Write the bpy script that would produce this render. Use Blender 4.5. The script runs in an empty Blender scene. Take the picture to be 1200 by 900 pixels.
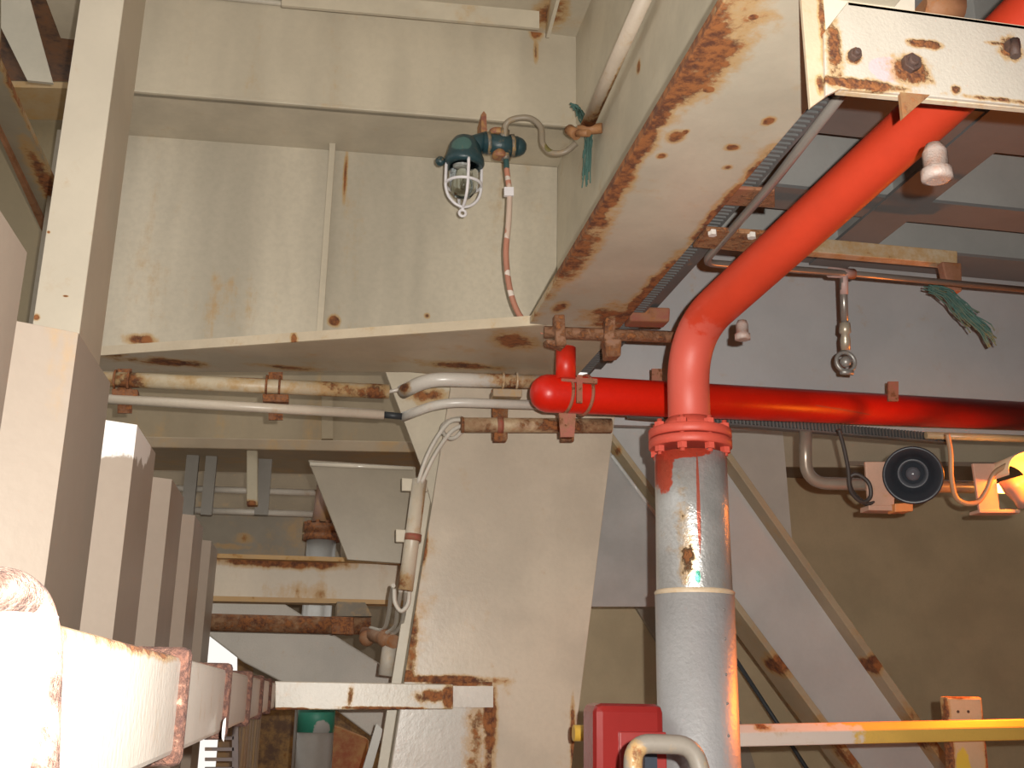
import bpy, math, random
from mathutils import Vector as V, Matrix
random.seed(7)
S = bpy.context.scene
C = S.collection
# ---------------------------------------------------------------- camera, world, light, exposure
F = 1270.0
CP = V((0, 0, 1.6))
_y = V((-239, 361, F)).normalized(); _z = V((80, -4450, 1270)); _z = (_z - _z.dot(_y)*_y).normalized(); _x = _y.cross(_z)
M = Matrix((_x, _y, _z))
cam = bpy.data.cameras.new('camera'); cam.lens = 36*F/1200; cam.sensor_width = 36; cam.clip_start = 0.02
co = bpy.data.objects.new('camera', cam); C.objects.link(co); S.camera = co
R = Matrix((M @ V((1, 0, 0)), M @ V((0, -1, 0)), M @ V((0, 0, -1)))).transposed()
co.matrix_world = Matrix.Translation(CP) @ R.to_4x4()

w = bpy.data.worlds.new('world'); S.world = w; w.use_nodes = True
w.node_tree.nodes['Background'].inputs[0].default_value = (1.0, 0.96, 0.90, 1)
w.node_tree.nodes['Background'].inputs[1].default_value = 1.05

def light(name, loc, power, col, rad, kind='POINT', rot=None):
    l = bpy.data.lights.new(name, kind); l.energy = power; l.color = col
    if kind == 'AREA': l.size = rad
    else: l.shadow_soft_size = rad
    o = bpy.data.objects.new(name, l); C.objects.link(o); o.location = loc
    if rot: o.rotation_euler = rot
    return o
FL = CP + M @ V((0.085, -0.06, -0.02))
fl0 = light('camera_flash', FL, 930, (1.0, 0.955, 0.88), 0.012, 'SPOT')
fl0.matrix_world = Matrix.Translation(FL) @ R.to_4x4(); fl0.data.spot_size = math.radians(92); fl0.data.spot_blend = 0.9
S.view_settings.view_transform = 'Standard'; S.view_settings.look = 'None'
S.view_settings.gamma = 1; S.view_settings.use_curve_mapping = False; S.view_settings.exposure = 0.0

# ---------------------------------------------------------------- sight lines onto real planes
def ray(x, y): return M @ V((x-600, y-450, F))
def PY(x, y, Y): d = ray(x, y); return CP + d*(Y/d.y)
def PX(x, y, X): d = ray(x, y); return CP + d*(X/d.x)
def PZ(x, y, Z): d = ray(x, y); return CP + d*((Z-CP.z)/d.z)
def PD(x, y, D): return CP + ray(x, y)*(D/F)

# ---------------------------------------------------------------- materials
_mc = {}
def mat(name, col, rough=0.5, metal=0.0, rust=0.0, scale=6.0, spots=(), var=0.06, marks=(), bump=0.15, stain=(0.46, 0.27, 0.09),
        rustc=((0.10, 0.035, 0.018), (0.31, 0.115, 0.035)), spec=0.5, streak=False):
    """paint with uneven tone; rust = share of general rusting; spots = rust patches (centre, radii, strength) on the steel; marks = (centre, radii, colour)"""
    if name in _mc: return _mc[name]
    if rust >= .33 and stain == (0.46, 0.27, 0.09): stain = (0.25, 0.115, 0.05)
    m = bpy.data.materials.new(name); m.use_nodes = True; nt = m.node_tree; N = nt.nodes; L = nt.links
    b = N['Principled BSDF']; b.inputs['Roughness'].default_value = rough; b.inputs['Metallic'].default_value = metal
    b.inputs['Specular IOR Level'].default_value = spec
    g = N.new('ShaderNodeNewGeometry'); pos = g.outputs['Position']
    if streak:
        vm = N.new('ShaderNodeVectorMath'); vm.operation = 'MULTIPLY'; L.new(pos, vm.inputs[0]); vm.inputs[1].default_value = (1, 1, 0.16); spos = vm.outputs[0]
    else: spos = pos
    def noise(s, d=5, p=spos, ro=0.6):
        n = N.new('ShaderNodeTexNoise'); n.inputs['Scale'].default_value = s; n.inputs['Detail'].default_value = d
        n.inputs['Roughness'].default_value = ro; L.new(p, n.inputs['Vector']); return n.outputs['Fac']
    def mth(op, a, c=None, clamp=False):
        n = N.new('ShaderNodeMath'); n.operation = op; n.use_clamp = clamp
        for i, v in enumerate((a, c)):
            if v is None: continue
            if isinstance(v, (int, float)): n.inputs[i].default_value = v
            else: L.new(v, n.inputs[i])
        return n.outputs[0]
    def rng(a, lo, hi, o0=0, o1=1):
        n = N.new('ShaderNodeMapRange'); n.interpolation_type = 'SMOOTHSTEP'; L.new(a, n.inputs['Value'])
        n.inputs['From Min'].default_value = lo; n.inputs['From Max'].default_value = hi
        n.inputs['To Min'].default_value = o0; n.inputs['To Max'].default_value = o1; return n.outputs['Result']
    def mix(f, a, c):
        n = N.new('ShaderNodeMix'); n.data_type = 'RGBA'
        if isinstance(f, (int, float)): n.inputs[0].default_value = f
        else: L.new(f, n.inputs[0])
        for i, v in ((6, a), (7, c)):
            if isinstance(v, tuple): n.inputs[i].default_value = (*v[:3], 1)
            else: L.new(v, n.inputs[i])
        return n.outputs[2]
    n1 = noise(1.7, 3)
    lo = tuple(c*(1-var*2) for c in col); hi = tuple(min(1, c*(1+var)) for c in col)
    c = mix(rng(n1, 0.35, 0.65), lo, hi)
    fine = noise(scale*6, 4, pos)
    c = mix(rng(fine, 0.3, 0.75, 0, var*1.5), c, tuple(x*0.45 for x in col))
    def blob(cn, r, p):
        s = N.new('ShaderNodeVectorMath'); s.operation = 'SUBTRACT'; L.new(p, s.inputs[0]); s.inputs[1].default_value = tuple(cn)
        d = N.new('ShaderNodeVectorMath'); d.operation = 'DIVIDE'; L.new(s.outputs[0], d.inputs[0]); d.inputs[1].default_value = r if not isinstance(r, (int, float)) else (r, r, r)
        ln = N.new('ShaderNodeVectorMath'); ln.operation = 'LENGTH'; L.new(d.outputs[0], ln.inputs[0])
        return ln.outputs['Value']
    if marks:
        wn = noise(9, 5, pos)
        for cn, r, mc in marks:
            k = mth('ADD', blob(cn, r, pos), mth('MULTIPLY', mth('SUBTRACT', wn, 0.5), 1.3))
            c = mix(rng(k, 1.04, 0.9), c, mc)
    if rust > 0 or spots:
        n2 = noise(scale, 7, spos, 0.65); n3 = noise(scale*3.3, 6, pos, 0.7)
        f = mth('ADD', mth('MULTIPLY', n2, 0.7), mth('MULTIPLY', n3, 0.3))       # 0.3..0.7
        k = mth('ADD', mth('MULTIPLY', mth('SUBTRACT', f, 0.5), 4.2), -1.15+rust*2.6)
        for cn, r, st in spots:
            e = rng(blob(cn, r, pos), 1.3, 0.1, -1.3, st+.15)
            e = mth('ADD', e, mth('MULTIPLY', mth('SUBTRACT', f, 0.5), 5.0))
            k = mth('MAXIMUM', k, e)
        c = mix(rng(k, -0.85, 0.1, 0, 0.75), c, stain)
        rc = mix(rng(n3, 0.38, 0.62), rustc[0], rustc[1])
        msk = rng(k, 0.0, 0.5)
        c = mix(msk, c, rc)
        L.new(rng(k, -0.1, 0.25, rough, 0.85), b.inputs['Roughness'])
        if metal: L.new(rng(k, -0.1, 0.2, metal, 0.0), b.inputs['Metallic'])
        h = mth('ADD', mth('MULTIPLY', msk, mth('ADD', n3, 0.3)), mth('MULTIPLY', fine, 0.12))
    else: h = mth('MULTIPLY', fine, 0.12)
    bp = N.new('ShaderNodeBump'); bp.inputs['Strength'].default_value = bump; bp.inputs['Distance'].default_value = 0.02
    L.new(h, bp.inputs['Height']); L.new(bp.outputs[0], b.inputs['Normal'])
    L.new(c, b.inputs['Base Color'])
    _mc[name] = m; return m
def emis(name, col, s):
    m = bpy.data.materials.new(name); m.use_nodes = True; b = m.node_tree.nodes['Principled BSDF']
    b.inputs['Base Color'].default_value = (*col, 1); b.inputs['Emission Color'].default_value = (*col, 1); b.inputs['Emission Strength'].default_value = s
    return m
def glass(name):
    m = bpy.data.materials.new(name); m.use_nodes = True; nt = m.node_tree; b = nt.nodes['Principled BSDF']
    b.inputs['Base Color'].default_value = (0.8, 0.85, 0.85, 1); b.inputs['Transmission Weight'].default_value = 1
    b.inputs['Roughness'].default_value = 0.06; b.inputs['IOR'].default_value = 1.2
    return m
CREAM = (0.55, 0.485, 0.375); GREY = (0.47, 0.47, 0.45)

# ---------------------------------------------------------------- mesh builder
class MB:
    def __init__(s): s.v = []; s.f = []; s.sm = []
    def add(s, vs, fs, smooth=False):
        o = len(s.v); s.v += [V(v) for v in vs]; s.f += [tuple(i+o for i in f) for f in fs]; s.sm += [smooth]*len(fs); return s
    def slab(s, pts, ext):
        """polygon plate: outline pts pushed along ext"""
        pts = [V(p) for p in pts]; n = len(pts); e = V(ext)
        nn = V((0, 0, 0))
        for i in range(n): nn += (pts[i]-pts[0]).cross(pts[(i+1) % n]-pts[0])
        if nn.dot(e) > 0: pts = pts[::-1]
        q = [p+e for p in pts]
        fs = [tuple(range(n)), tuple(range(2*n-1, n-1, -1))] + [(i, i+n, (i+1) % n+n, (i+1) % n) for i in range(n)]
        return s.add(pts+q, fs)
    def box(s, lo, hi):
        x0, y0, z0 = lo; x1, y1, z1 = hi
        return s.slab([(x0, y0, z0), (x1, y0, z0), (x1, y1, z0), (x0, y1, z0)], (0, 0, z1-z0))
    def obox(s, c, ax, ay, az):
        """box centred on c with half-axes"""
        c, ax, ay, az = V(c), V(ax), V(ay), V(az)
        return s.slab([c-ax-ay-az, c+ax-ay-az, c+ax+ay-az, c-ax+ay-az], az*2)
    def tube(s, pts, r, n=20, cap=True, radii=None):
        pts = [V(p) for p in pts]; m = len(pts); vs = []; up = None
        for i, p in enumerate(pts):
            t = (pts[min(i+1, m-1)]-pts[max(i-1, 0)]).normalized()
            if up is None:
                a = V((0, 0, 1)) if abs(t.z) < 0.9 else V((1, 0, 0)); up = (a-t*a.dot(t)).normalized()
            else: up = (up-t*up.dot(t)).normalized()
            sd = t.cross(up); rr = radii[i] if radii else r
            for k in range(n):
                a = 2*math.pi*k/n; vs.append(p+(up*math.cos(a)+sd*math.sin(a))*rr)
        fs = [(i*n+k, i*n+(k+1) % n, (i+1)*n+(k+1) % n, (i+1)*n+k) for i in range(m-1) for k in range(n)]
        s.add(vs, fs, True)
        if cap:
            o = len(s.v)-len(vs)
            s.f += [tuple(o+k for k in range(n))[::-1], tuple(o+(m-1)*n+k for k in range(n))]; s.sm += [False]*2
        return s
    def lathe(s, base, axis, prof, n=28, cap=True):
        """prof = [(distance along axis, radius)]"""
        b = V(base); a = V(axis).normalized()
        return s.tube_prof([b+a*d for d, r in prof], [r for d, r in prof], a, n, cap)
    def tube_prof(s, pts, rad, a, n, cap):
        q = V((0, 0, 1)) if abs(a.z) < 0.9 else V((1, 0, 0)); up = (q-a*q.dot(a)).normalized(); sd = a.cross(up); vs = []
        for p, r in zip(pts, rad):
            for k in range(n):
                t = 2*math.pi*k/n; vs.append(p+(up*math.cos(t)+sd*math.sin(t))*r)
        m = len(pts); fs = [(i*n+k, i*n+(k+1) % n, (i+1)*n+(k+1) % n, (i+1)*n+k) for i in range(m-1) for k in range(n)]
        o = len(s.v); s.v += vs
        for f in fs: s.f.append(tuple(i+o for i in f)); s.sm.append(True)
        if cap: s.f += [tuple(o+k for k in range(n))[::-1], tuple(o+(m-1)*n+k for k in range(n))]; s.sm += [False]*2
        return s
    def ball(s, c, r, n=16, sq=(1, 1, 1)):
        c = V(c); vs = []; m = n//2
        for i in range(m+1):
            a = math.pi*i/m
            for k in range(n):
                t = 2*math.pi*k/n; vs.append(c+V((math.sin(a)*math.cos(t)*sq[0], math.sin(a)*math.sin(t)*sq[1], -math.cos(a)*sq[2]))*r)
        return s.add(vs, [(i*n+k, i*n+(k+1) % n, (i+1)*n+(k+1) % n, (i+1)*n+k) for i in range(m) for k in range(n)], True)
    def hexn(s, c, axis, r, h): return s.tube_flat(c, axis, r, h, 6)
    def tube_flat(s, c, axis, r, h, n):
        a = V(axis).normalized(); q = V((0, 0, 1)) if abs(a.z) < 0.9 else V((1, 0, 0)); up = (q-a*q.dot(a)).normalized(); sd = a.cross(up); c = V(c)
        return s.slab([c+(up*math.cos(2*math.pi*k/n)+sd*math.sin(2*math.pi*k/n))*r for k in range(n)], a*h)

def fillet(pts, r, n=8):
    pts = [V(p) for p in pts]; out = [pts[0]]
    for i in range(1, len(pts)-1):
        a = (pts[i-1]-pts[i]); b = (pts[i+1]-pts[i]); d = min(r, a.length*0.49, b.length*0.49)
        p0 = pts[i]+a.normalized()*d; p1 = pts[i]+b.normalized()*d
        for k in range(n+1):
            t = k/n; out.append(p0*(1-t)**2+pts[i]*2*t*(1-t)+p1*t*t)
    out.append(pts[-1]); return out
def smooth(pts, n=8):
    pts = [V(p) for p in pts]; P = [pts[0]*2-pts[1]]+pts+[pts[-1]*2-pts[-2]]; out = []
    for i in range(1, len(P)-2):
        for k in range(n):
            t = k/n; out.append(0.5*((2*P[i])+(P[i+1]-P[i-1])*t+(2*P[i-1]-5*P[i]+4*P[i+1]-P[i+2])*t*t+(3*P[i]-P[i-1]-3*P[i+1]+P[i+2])*t**3))
    out.append(pts[-1]); return out

def tag(o, label=None, cat=None, group=None, kind=None):
    for k, v in (('label', label), ('category', cat), ('group', group), ('kind', kind)):
        if v: o[k] = v
    return o
def root(name, loc, label, cat, group=None):
    o = bpy.data.objects.new(name, None); C.objects.link(o); o.location = V(loc); o.empty_display_size = 0.1
    return tag(o, label, cat, group)
def wloc(o):
    l = V((0, 0, 0))
    while o: l += o.location; o = o.parent
    return l
def O(name, mb, m, parent=None, label=None, cat=None, group=None, kind=None, bev=0.0):
    me = bpy.data.meshes.new(name)
    if parent is None:                                   # origin at the thing's base
        lo = V([min(v[i] for v in mb.v) for i in range(3)]); hi = V([max(v[i] for v in mb.v) for i in range(3)])
        org = V(((lo.x+hi.x)/2, (lo.y+hi.y)/2, lo.z))
    else: org = wloc(parent)
    me.from_pydata([v-org for v in mb.v], [], mb.f); me.update()
    for p, sm in zip(me.polygons, mb.sm): p.use_smooth = sm
    me.materials.append(m)
    o = bpy.data.objects.new(name, me); C.objects.link(o)
    if parent is None: o.location = org
    else: o.parent = parent
    if bev:
        b = o.modifiers.new('bevel', 'BEVEL'); b.width = bev; b.segments = 2; b.limit_method = 'ANGLE'; b.angle_limit = 0.7
    return tag(o, label, cat, group, kind)

# ================================================================ THE SETTING
YU, YW, ZF, XW = 5.55, 6.04, 3.37, 1.33          # upper bulkhead, lower web, girder underside height, girder web
ZC = 5.42
O('floor', MB().box((-7, -3, -0.05), (9, 24, 0)), mat('deck_paint', (0.16, 0.14, 0.12), 0.7, rust=0.2), kind='structure')

wall_m = mat('bulkhead_paint', CREAM, 0.38, rust=0.02, scale=5, var=0.07, streak=True,
    spots=[(PY(628, 35, YU), (0.06, 0.1, 0.09), 0.7), (PY(628, 60, YU), (0.025, 0.1, 0.12), 0.1), (PY(238, 122, YU), (0.03, 0.2, 0.02), 0.6)])
web_m = mat('web_paint', (0.56, 0.50, 0.395), 0.42, rust=0.03, scale=5, var=0.11, streak=True,
    spots=[(PY(391, 376, YW), (0.05, 0.1, 0.05), 0.9), (PY(165, 398, YW), (0.12, 0.1, 0.05), 0.5), (PY(500, 370, YW), (0.03, .1, .03), 0.6), (PY(250, 350, YW), (0.5, .1, .35), -0.75),
           (PY(405, 200, YW), (0.02, .1, .25), 0.1)])
# upper bulkhead with its ledge
ledge_n = [PY(100, 104.5, YU), PY(690, 152, YU)]
def onz(x, y, z): return PZ(x, y, z)
up = MB().slab([ledge_n[0], ledge_n[1], (ledge_n[1].x, YU, ZC), (ledge_n[0].x, YU, ZC)], (0, 0.03, 0))
O('wall_back', up, wall_m, kind='structure')
za, zb = ledge_n[0].z, ledge_n[1].z
O('trim_1', MB().slab([ledge_n[0]-V((0, .02, 0)), ledge_n[1]-V((0, .02, 0)), V((ledge_n[1].x, YW+.05, zb)), V((ledge_n[0].x, YW+.05, za))], (0, 0, 0.022)),
  wall_m, kind='structure', bev=0.003)
wl, wr = PY(60, 200, YW).x, XW-.002
web = MB().slab([(wl, YW, ZF+.05), (wr, YW, ZF+.05), (wr, YW, 4.8), (wl, YW, 4.72)], (0, 0.03, 0))
O('wall_back_lower', web, web_m, kind='structure')
# flat bar stiffener on the lower web
O('trim_2', MB().box((PY(386, 170, YW-.09).x, YW-.09, ZF+.05), (PY(391, 170, YW-.09).x+.012, YW, 4.765)), wall_m, kind='structure', bev=.003)
# ceiling plates and the welded bars below them
ceil_m = mat('ceiling_paint', CREAM, 0.4, rust=0.05, scale=4, spots=[(PZ(640, 18, ZC), (0.15, 0.25, 0.2), 0.45)])
O('ceiling', MB().box((-1.75, 1.0, ZC), (XW, 6.2, ZC+.04)), ceil_m, kind='structure')
O('trim_3', MB().tube([PY(230, -6, YU-.015), PY(684, 39, YU-.015)], .016, 10), mat('glossy_bead', (0.62, 0.56, 0.46), 0.18), kind='structure')
O('trim_4', MB().slab([PY(330, -14, YU-.35), PY(632, 13, YU-.35), PY(632, 33, YU-.35), PY(330, 6, YU-.35)], (0, .02, 0)), ceil_m, kind='structure')
O('trim_5', MB().slab([PX(640, 44, 1.10), PX(668, -60, 1.10), PX(640, -60, 1.10)], (.02, 0, 0)), ceil_m, kind='structure')

n0, n1_ = PZ(60, 421, ZF), PZ(640, 381, ZF)
# ================================================================ LONGITUDINAL GIRDER (runs towards the viewer, upper right)
g = root('box_girder', (1.24, 3.5, ZF), 'broad cream steel girder with rust-eaten bottom edges running overhead from the column toward upper right', 'girder')
gm = mat('girder_paint', (0.50, 0.455, 0.36), 0.35, rust=0.04, scale=7, spots=[
    ((0.96, 3.2, ZF), (0.085, 2.3, .2), 0.75), ((0.98, 4.0, ZF), (0.12, 0.7, .2), 0.4), ((1.0, 2.55, ZF), (0.15, 0.55, .2), 0.45), ((1.412, 4.5, ZF), (0.075, .9, .2), 0.9), ((1.41, 3.5, ZF), (0.05, .7, .2), 0.6),
    (PZ(792, 160, ZF), (.05, .07, .1), 0.7), (PZ(776, 183, ZF), (.03, .035, .1), 0.7), (PZ(830, 105, ZF), (.03, .03, .1), 0.7),
    (PZ(882, 20, ZF), (.025, .025, .1), 0.8), (PZ(850, 28, ZF), (.02, .025, .1), 0.7), (PZ(900, 142, ZF), (.03, .04, .1), 0.7), (PZ(858, 173, ZF), (.035, .03, .1), 0.6), (PZ(853, 196, ZF), (.03, .03, .1), 0.6),
    (PZ(803, 155, ZF), (.02, .03, .1), 0.8), (PZ(720, 372, ZF), (.25, .25, .1), 0.3), (PZ(655, 360, ZF), (.06, .12, .1), 0.5)])
O('bottom_flange', MB().box((.96, -1.5, ZF), (1.412, n1_.y, ZF+.035)), gm, g, bev=.004)
O('web', MB().box((XW, -1.5, ZF+.036), (XW+.03, YU+.6, ZC)), mat('girder_web_paint', (0.60, 0.54, 0.42), 0.42, rust=0.03, scale=5, spots=[(PX(748, 80, XW), .05, .6)]), g)
# ================================================================ transverse haunch under the bulkhead
hp = root('haunch_girder', (0.3, 5.5, ZF), 'cream cross girder flange with rusty front edge above the two long conduits', 'girder')
hm = mat('haunch_paint', (0.52, 0.44, 0.32), 0.42, rust=0.10, scale=5, spots=[
    (PZ(190, 424, ZF), (.45, .12, .1), .5), (PZ(600, 400, ZF), (.18, .25, .1), .25), (PZ(540, 428, ZF), (.35, .12, .1), .45), (PZ(330, 430, ZF), (.3, .08, .1), .3),
    (PZ(130, 415, ZF), (.15, .2, .2), .4), (PZ(720, 405, ZF), (.1, .1, .1), .5)])
O('bottom_flange', MB().slab([n0, n1_, (1.412, n1_.y, ZF), (1.40, 6.02, ZF), PZ(480, 436, ZF), PZ(60, 436, ZF)], (0, 0, .05)), hm, hp, bev=.005)
O('edge_lip', MB().slab([n0-V((0, .012, .0)), n1_-V((0, .012, 0)), n1_-V((0, 0, 0)), n0], (0, 0, .052)),
  mat('lip_paint', (0.60, 0.50, 0.36), 0.4, rust=0.08, scale=8, spots=[(n0, (.25, .3, .2), .7), (PZ(344, 400, ZF), (.03, .1, .1), .6)], stain=(.5, .3, .1)), hp)
# small light bars behind the haunch
O('flat_bar', MB().slab([PY(525, 427, 6.25), PY(592, 428, 6.25), PY(592, 437, 6.25), PY(525, 436, 6.25)], (0, .05, 0)), mat('cream_plain', CREAM, .4, rust=.02), label='short pale flat bar just above the thick bent grey pipe', cat='bar', bev=.004)

# ================================================================ RAKED COLUMN
YC = 6.03
colr = root('steel_column', (1.0, YC+.3, 0), 'wide raked cream steel column in the middle, leaning right toward the girder', 'column')
cm = mat('column_paint', (0.55, 0.475, 0.375), 0.3, rust=0.02, scale=6, bump=.3, spots=[
    (PY(482, 750, YC), (.06, .1, .55), .25), (PY(497, 640, YC), (.03, .1, .2), .5), (PY(478, 792, YC), (.05, .1, .06), .8), (PY(530, 797, YC), (.36, .1, .04), .95), (PY(576, 860, YC), (.05, .1, .4), .45),
    (PY(671, 860, YC), (.02, .1, .3), .4), (PY(490, 700, YC), (.12, .1, .5), -0.45)])
cf = [PY(532, 430, YC), PY(728, 430, YC), PY(668, 915, YC), PY(455, 915, YC)]
def ext(a, b, z): t = (z-b.z)/(a.z-b.z); return b+(a-b)*t
cbl, cbr = ext(cf[0], cf[3], 0.0), ext(cf[1], cf[2], 0.0)
ctl, ctr = ext(cf[0], cf[3], ZF-.005), ext(cf[1], cf[2], ZF-.005)
O('front_plate', MB().slab([ctl, ctr, cbr, cbl], (0, .025, 0)), cm, colr, bev=.003)
side = V((.012, .025, 0))
O('side_web', MB().slab([ctl+side, cbl+side, cbl+side+V((0, .5, 0)), ctl+side+V((0, .5, 0))], (.02, 0, 0)), mat('side_paint', (0.42, .36, .26), .5, rust=.05), colr)
O('side_web', MB().slab([ctr+V((-.03, .025, 0)), cbr+V((-.03, .025, 0)), cbr+V((-.03, .525, 0)), ctr+V((-.03, .525, 0))], (.02, 0, 0)), _mc['side_paint'], colr)
O('back_flange', MB().slab([ctl+V((-.045, .3, 0)), cbl+V((-.045, .3, 0)), cbl+V((.012, .3, 0)), ctl+V((.012, .3, 0))], (0, .02, 0)), mat('cream_plain', CREAM), colr, bev=.003)
O('bracket_plate', MB().slab([PY(452, 436, YC+.2), PY(535, 436, YC+.2), PY(508, 600, YC+.2), PY(497, 556, YC+.2)], (0, .02, 0)), mat('bracket_paint', CREAM, .4, rust=.02, spots=[(PY(505, 463, YC+.2), (.18, .2, .08), .35)]), colr, bev=.002)
O('doubler_plate', MB().slab([PY(474, 799, YC-.012), PY(577, 799, YC-.012), PY(576, 915, YC-.012), PY(456, 915, YC-.012)], (0, .014, 0)),
  mat('doubler_paint', (.60, .56, .50), .28, rust=.02, bump=.4, spots=[(PY(575, 860, YC), (.07, .1, .6), .6), (PY(545, 800, YC), (.35, .1, .035), .8), (PY(556, 880, YC), (.09, .1, .5), .05)]), colr, bev=.004)

# ================================================================ LEFT SIDE: corrugated wall, rail, post
XR = -0.62
c0 = PX(92, 390, XR); YR0, ZT = c0.y, c0.z
PER = 0.98
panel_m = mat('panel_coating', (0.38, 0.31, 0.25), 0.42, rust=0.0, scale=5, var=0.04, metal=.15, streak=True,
    marks=[(PX(158, 496, XR), (.35, .42, .11), (0.95, 0.93, 0.90))], spots=[(PX(152, 640, -.66), (.03, .03, .35), .5), (PX(138, 690, -.68), (.025, .025, .25), .7)])  # white mark paints in the sunlit patch on the second fold
def corrug(y0, n, per, x, depth, z0, z1, crest=.2, sl=.075, t=.004):
    prof = []
    for k in range(n):
        y = y0+k*per
        prof += [(x-depth, y-sl), (x, y), (x, y+crest), (x-depth, y+crest+sl)]
    vs = []; fs = []
    for px, py in prof: vs += [(px, py, z0), (px, py, z1), (px-t, py, z1), (px-t, py, z0)]
    for i in range(len(prof)-1):
        a = i*4; b = a+4
        fs += [(a, b, b+1, a+1), (a+1, b+1, b+2, a+2), (a+2, b+2, b+3, a+3)]
    return MB().add(vs, [f[::-1] for f in fs])
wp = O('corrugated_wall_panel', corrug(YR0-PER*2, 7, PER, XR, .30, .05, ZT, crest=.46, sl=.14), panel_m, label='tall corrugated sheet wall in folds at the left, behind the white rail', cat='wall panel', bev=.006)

# boxed rail that runs away from the viewer
XB = -0.164
zt = PX(215, 770, XB).z; zb_ = PX(205, 885, XB).z
rail = root('box_rail', (XB-.06, 3, zb_), 'thick white boxed steel rail receding from the lower left corner, banded with rusty straps', 'rail')
rm = mat('rail_paint', (0.62, 0.58, 0.52), 0.4, rust=0.03, scale=14, spots=[((XB-.05, 1.2, zt), (.2, .5, .014), .6), ((XB-.05, .78, zt), (.2, .12, .03), .5)], bump=.4)
O('beam', MB().box((XB-.11, .25, zb_), (XB, 5.84, zt)), rm, rail, bev=.008)
sm_ = mat('rusty_strap', (0.22, 0.11, 0.08), 0.75, rust=0.6, scale=22, bump=.8, rustc=((.06, .025, .02), (.16, .07, .045)), stain=(.25,.12,.08))
Yk = [216.0/(361-x) for x in (60, 218, 268, 293, 307, 317, 325)]
for i, yk in enumerate(Yk):
    if i == 0: continue
    b = MB(); e = .012; wv = .028 if i else .06
    b.box((XB-.12, yk-wv/2, zb_-e), (XB+e, yk+wv/2, zt+e))
    O('strap', b, sm_, rail, bev=.01)
# cross member from rail to column
YB = 5.84
cb = root('cross_beam', (.3, YB, PY(420, 830, YB).z), 'short pale flat beam with rust-red end, crossing from the boxed rail to the column foot', 'beam')
O('bar', MB().slab([PY(322, 798, YB), PY(531, 802, YB), PY(531, 831, YB), PY(322, 832, YB)], (0, .11, 0)),
  mat('crossbar_paint', (.56, .51, .42), .35, rust=.06, scale=9, bump=.4, spots=[(PY(505, 815, YB), (.14, .1, .05), .75), (PY(525, 815, YB), (.05, .1, .1), .9), (PY(450, 830, YB), (.3, .1, .015), .8), (PY(340, 831, YB), (.2, .1, .012), .9), (PY(411, 812, YB), (.03, .1, .1), .2)]), cb, bev=.005)
O('weld_plate', MB().slab([PY(531, 804, YB+.08), PY(578, 804, YB+.08), PY(578, 829, YB+.08), PY(531, 829, YB+.08)], (0, .095, 0)), _mc['doubler_paint'], cb)
# near post with rounded cap
np_ = root('rail_post', (XB-.02, .72, 0), 'overexposed white tubular post with rounded rusty cap at the lower left corner', 'post')
yn = .66
O('tube', MB().tube([PY(2, 720, yn)-V((0, 0, 1.5)), PY(2, 720, yn)], .03, 24), mat('post_paint', (.66, .62, .57), .45, rust=.05, scale=25, bump=.5), np_)
O('cap', MB().tube(smooth([PY(-30, 700, yn-.03), PY(5, 694, yn-.02), PY(32, 712, yn), PY(44, 760, yn+.01), PY(42, 830, yn+.01), PY(38, 930, yn)]), .0135, 16), mat('post_cap', (.3, .2, .17), .6, rust=.5, scale=22, bump=.7, rustc=((.02, .008, .005), (.06, .025, .015)), stain=(.2, .1, .07)), np_)

# square post behind the panels
YP = 4.15
sp = root('square_post', (PY(75, 250, YP).x, YP, 0), 'bright cream square post rising to the top left, in front of the bulkhead', 'post')
p0, p1 = PY(40, 375, YP), PY(105, 400, YP)
x0 = PY(66, 190, YP).x; x1 = PY(120, 190, YP).x
pm = mat('post_cream', (.60, .53, .42), .5, rust=.0, var=.03, spots=[(PY(77, 347, YP), (.014, .1, .006), 1.2), (PY(43, 372, YP), (.02, .1, .02), .9), (PY(57, 272, YP), (.01, .1, .01), .9)])
O('shaft', MB().box((x0, YP, 0), (x1, YP+.42, 6.2)), pm, sp, bev=.004)

# top-left structure beyond the post
YL = 6.4
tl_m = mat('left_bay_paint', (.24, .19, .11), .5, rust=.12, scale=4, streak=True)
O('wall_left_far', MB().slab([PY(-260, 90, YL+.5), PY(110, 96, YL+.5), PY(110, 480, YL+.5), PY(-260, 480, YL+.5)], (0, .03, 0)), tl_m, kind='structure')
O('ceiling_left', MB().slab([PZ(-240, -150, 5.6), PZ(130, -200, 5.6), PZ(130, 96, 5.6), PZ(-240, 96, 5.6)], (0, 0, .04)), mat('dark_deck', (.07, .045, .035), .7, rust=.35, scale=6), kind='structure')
O('trim_6', MB().slab([PY(-40, 94, YL), PY(100, 97, YL), PY(100, 104, YL), PY(-40, 101, YL)], (0, .4, 0)), mat('lb_rim', (.5, .36, .2), .5, rust=.25), kind='structure')
gl = root('side_girder', (-2.3, 3.6, PZ(20, 260, 4.1).z), 'weathered girder with rusted flange edges running overhead at the far upper left', 'girder')
Zg = 4.3
def pzq(pts, z, t): return MB().slab([PZ(x, y, z) for x, y in pts], (0, 0, t))
lm = mat('lgirder', (.33, .29, .21), .5, rust=.06, scale=5, spots=[(PZ(32, 130, Zg), (.05, 1.2, .3), .75), (PZ(55, 215, Zg), (.08, .7, .3), .5)])
O('bottom_flange', pzq([(-46, 0), (0, 0), (0, 75), (64, 215), (60, 290), (-20, 110)], Zg, .03), lm, gl)
xg = PZ(0, 75, Zg).x
O('lower_stringer', pzq([(-60, 30), (-46, 60), (62, 300), (62, 282)], Zg-.03, .06), mat('lgr', (.42, .2, .1), .7, rust=.4), gl)
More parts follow.
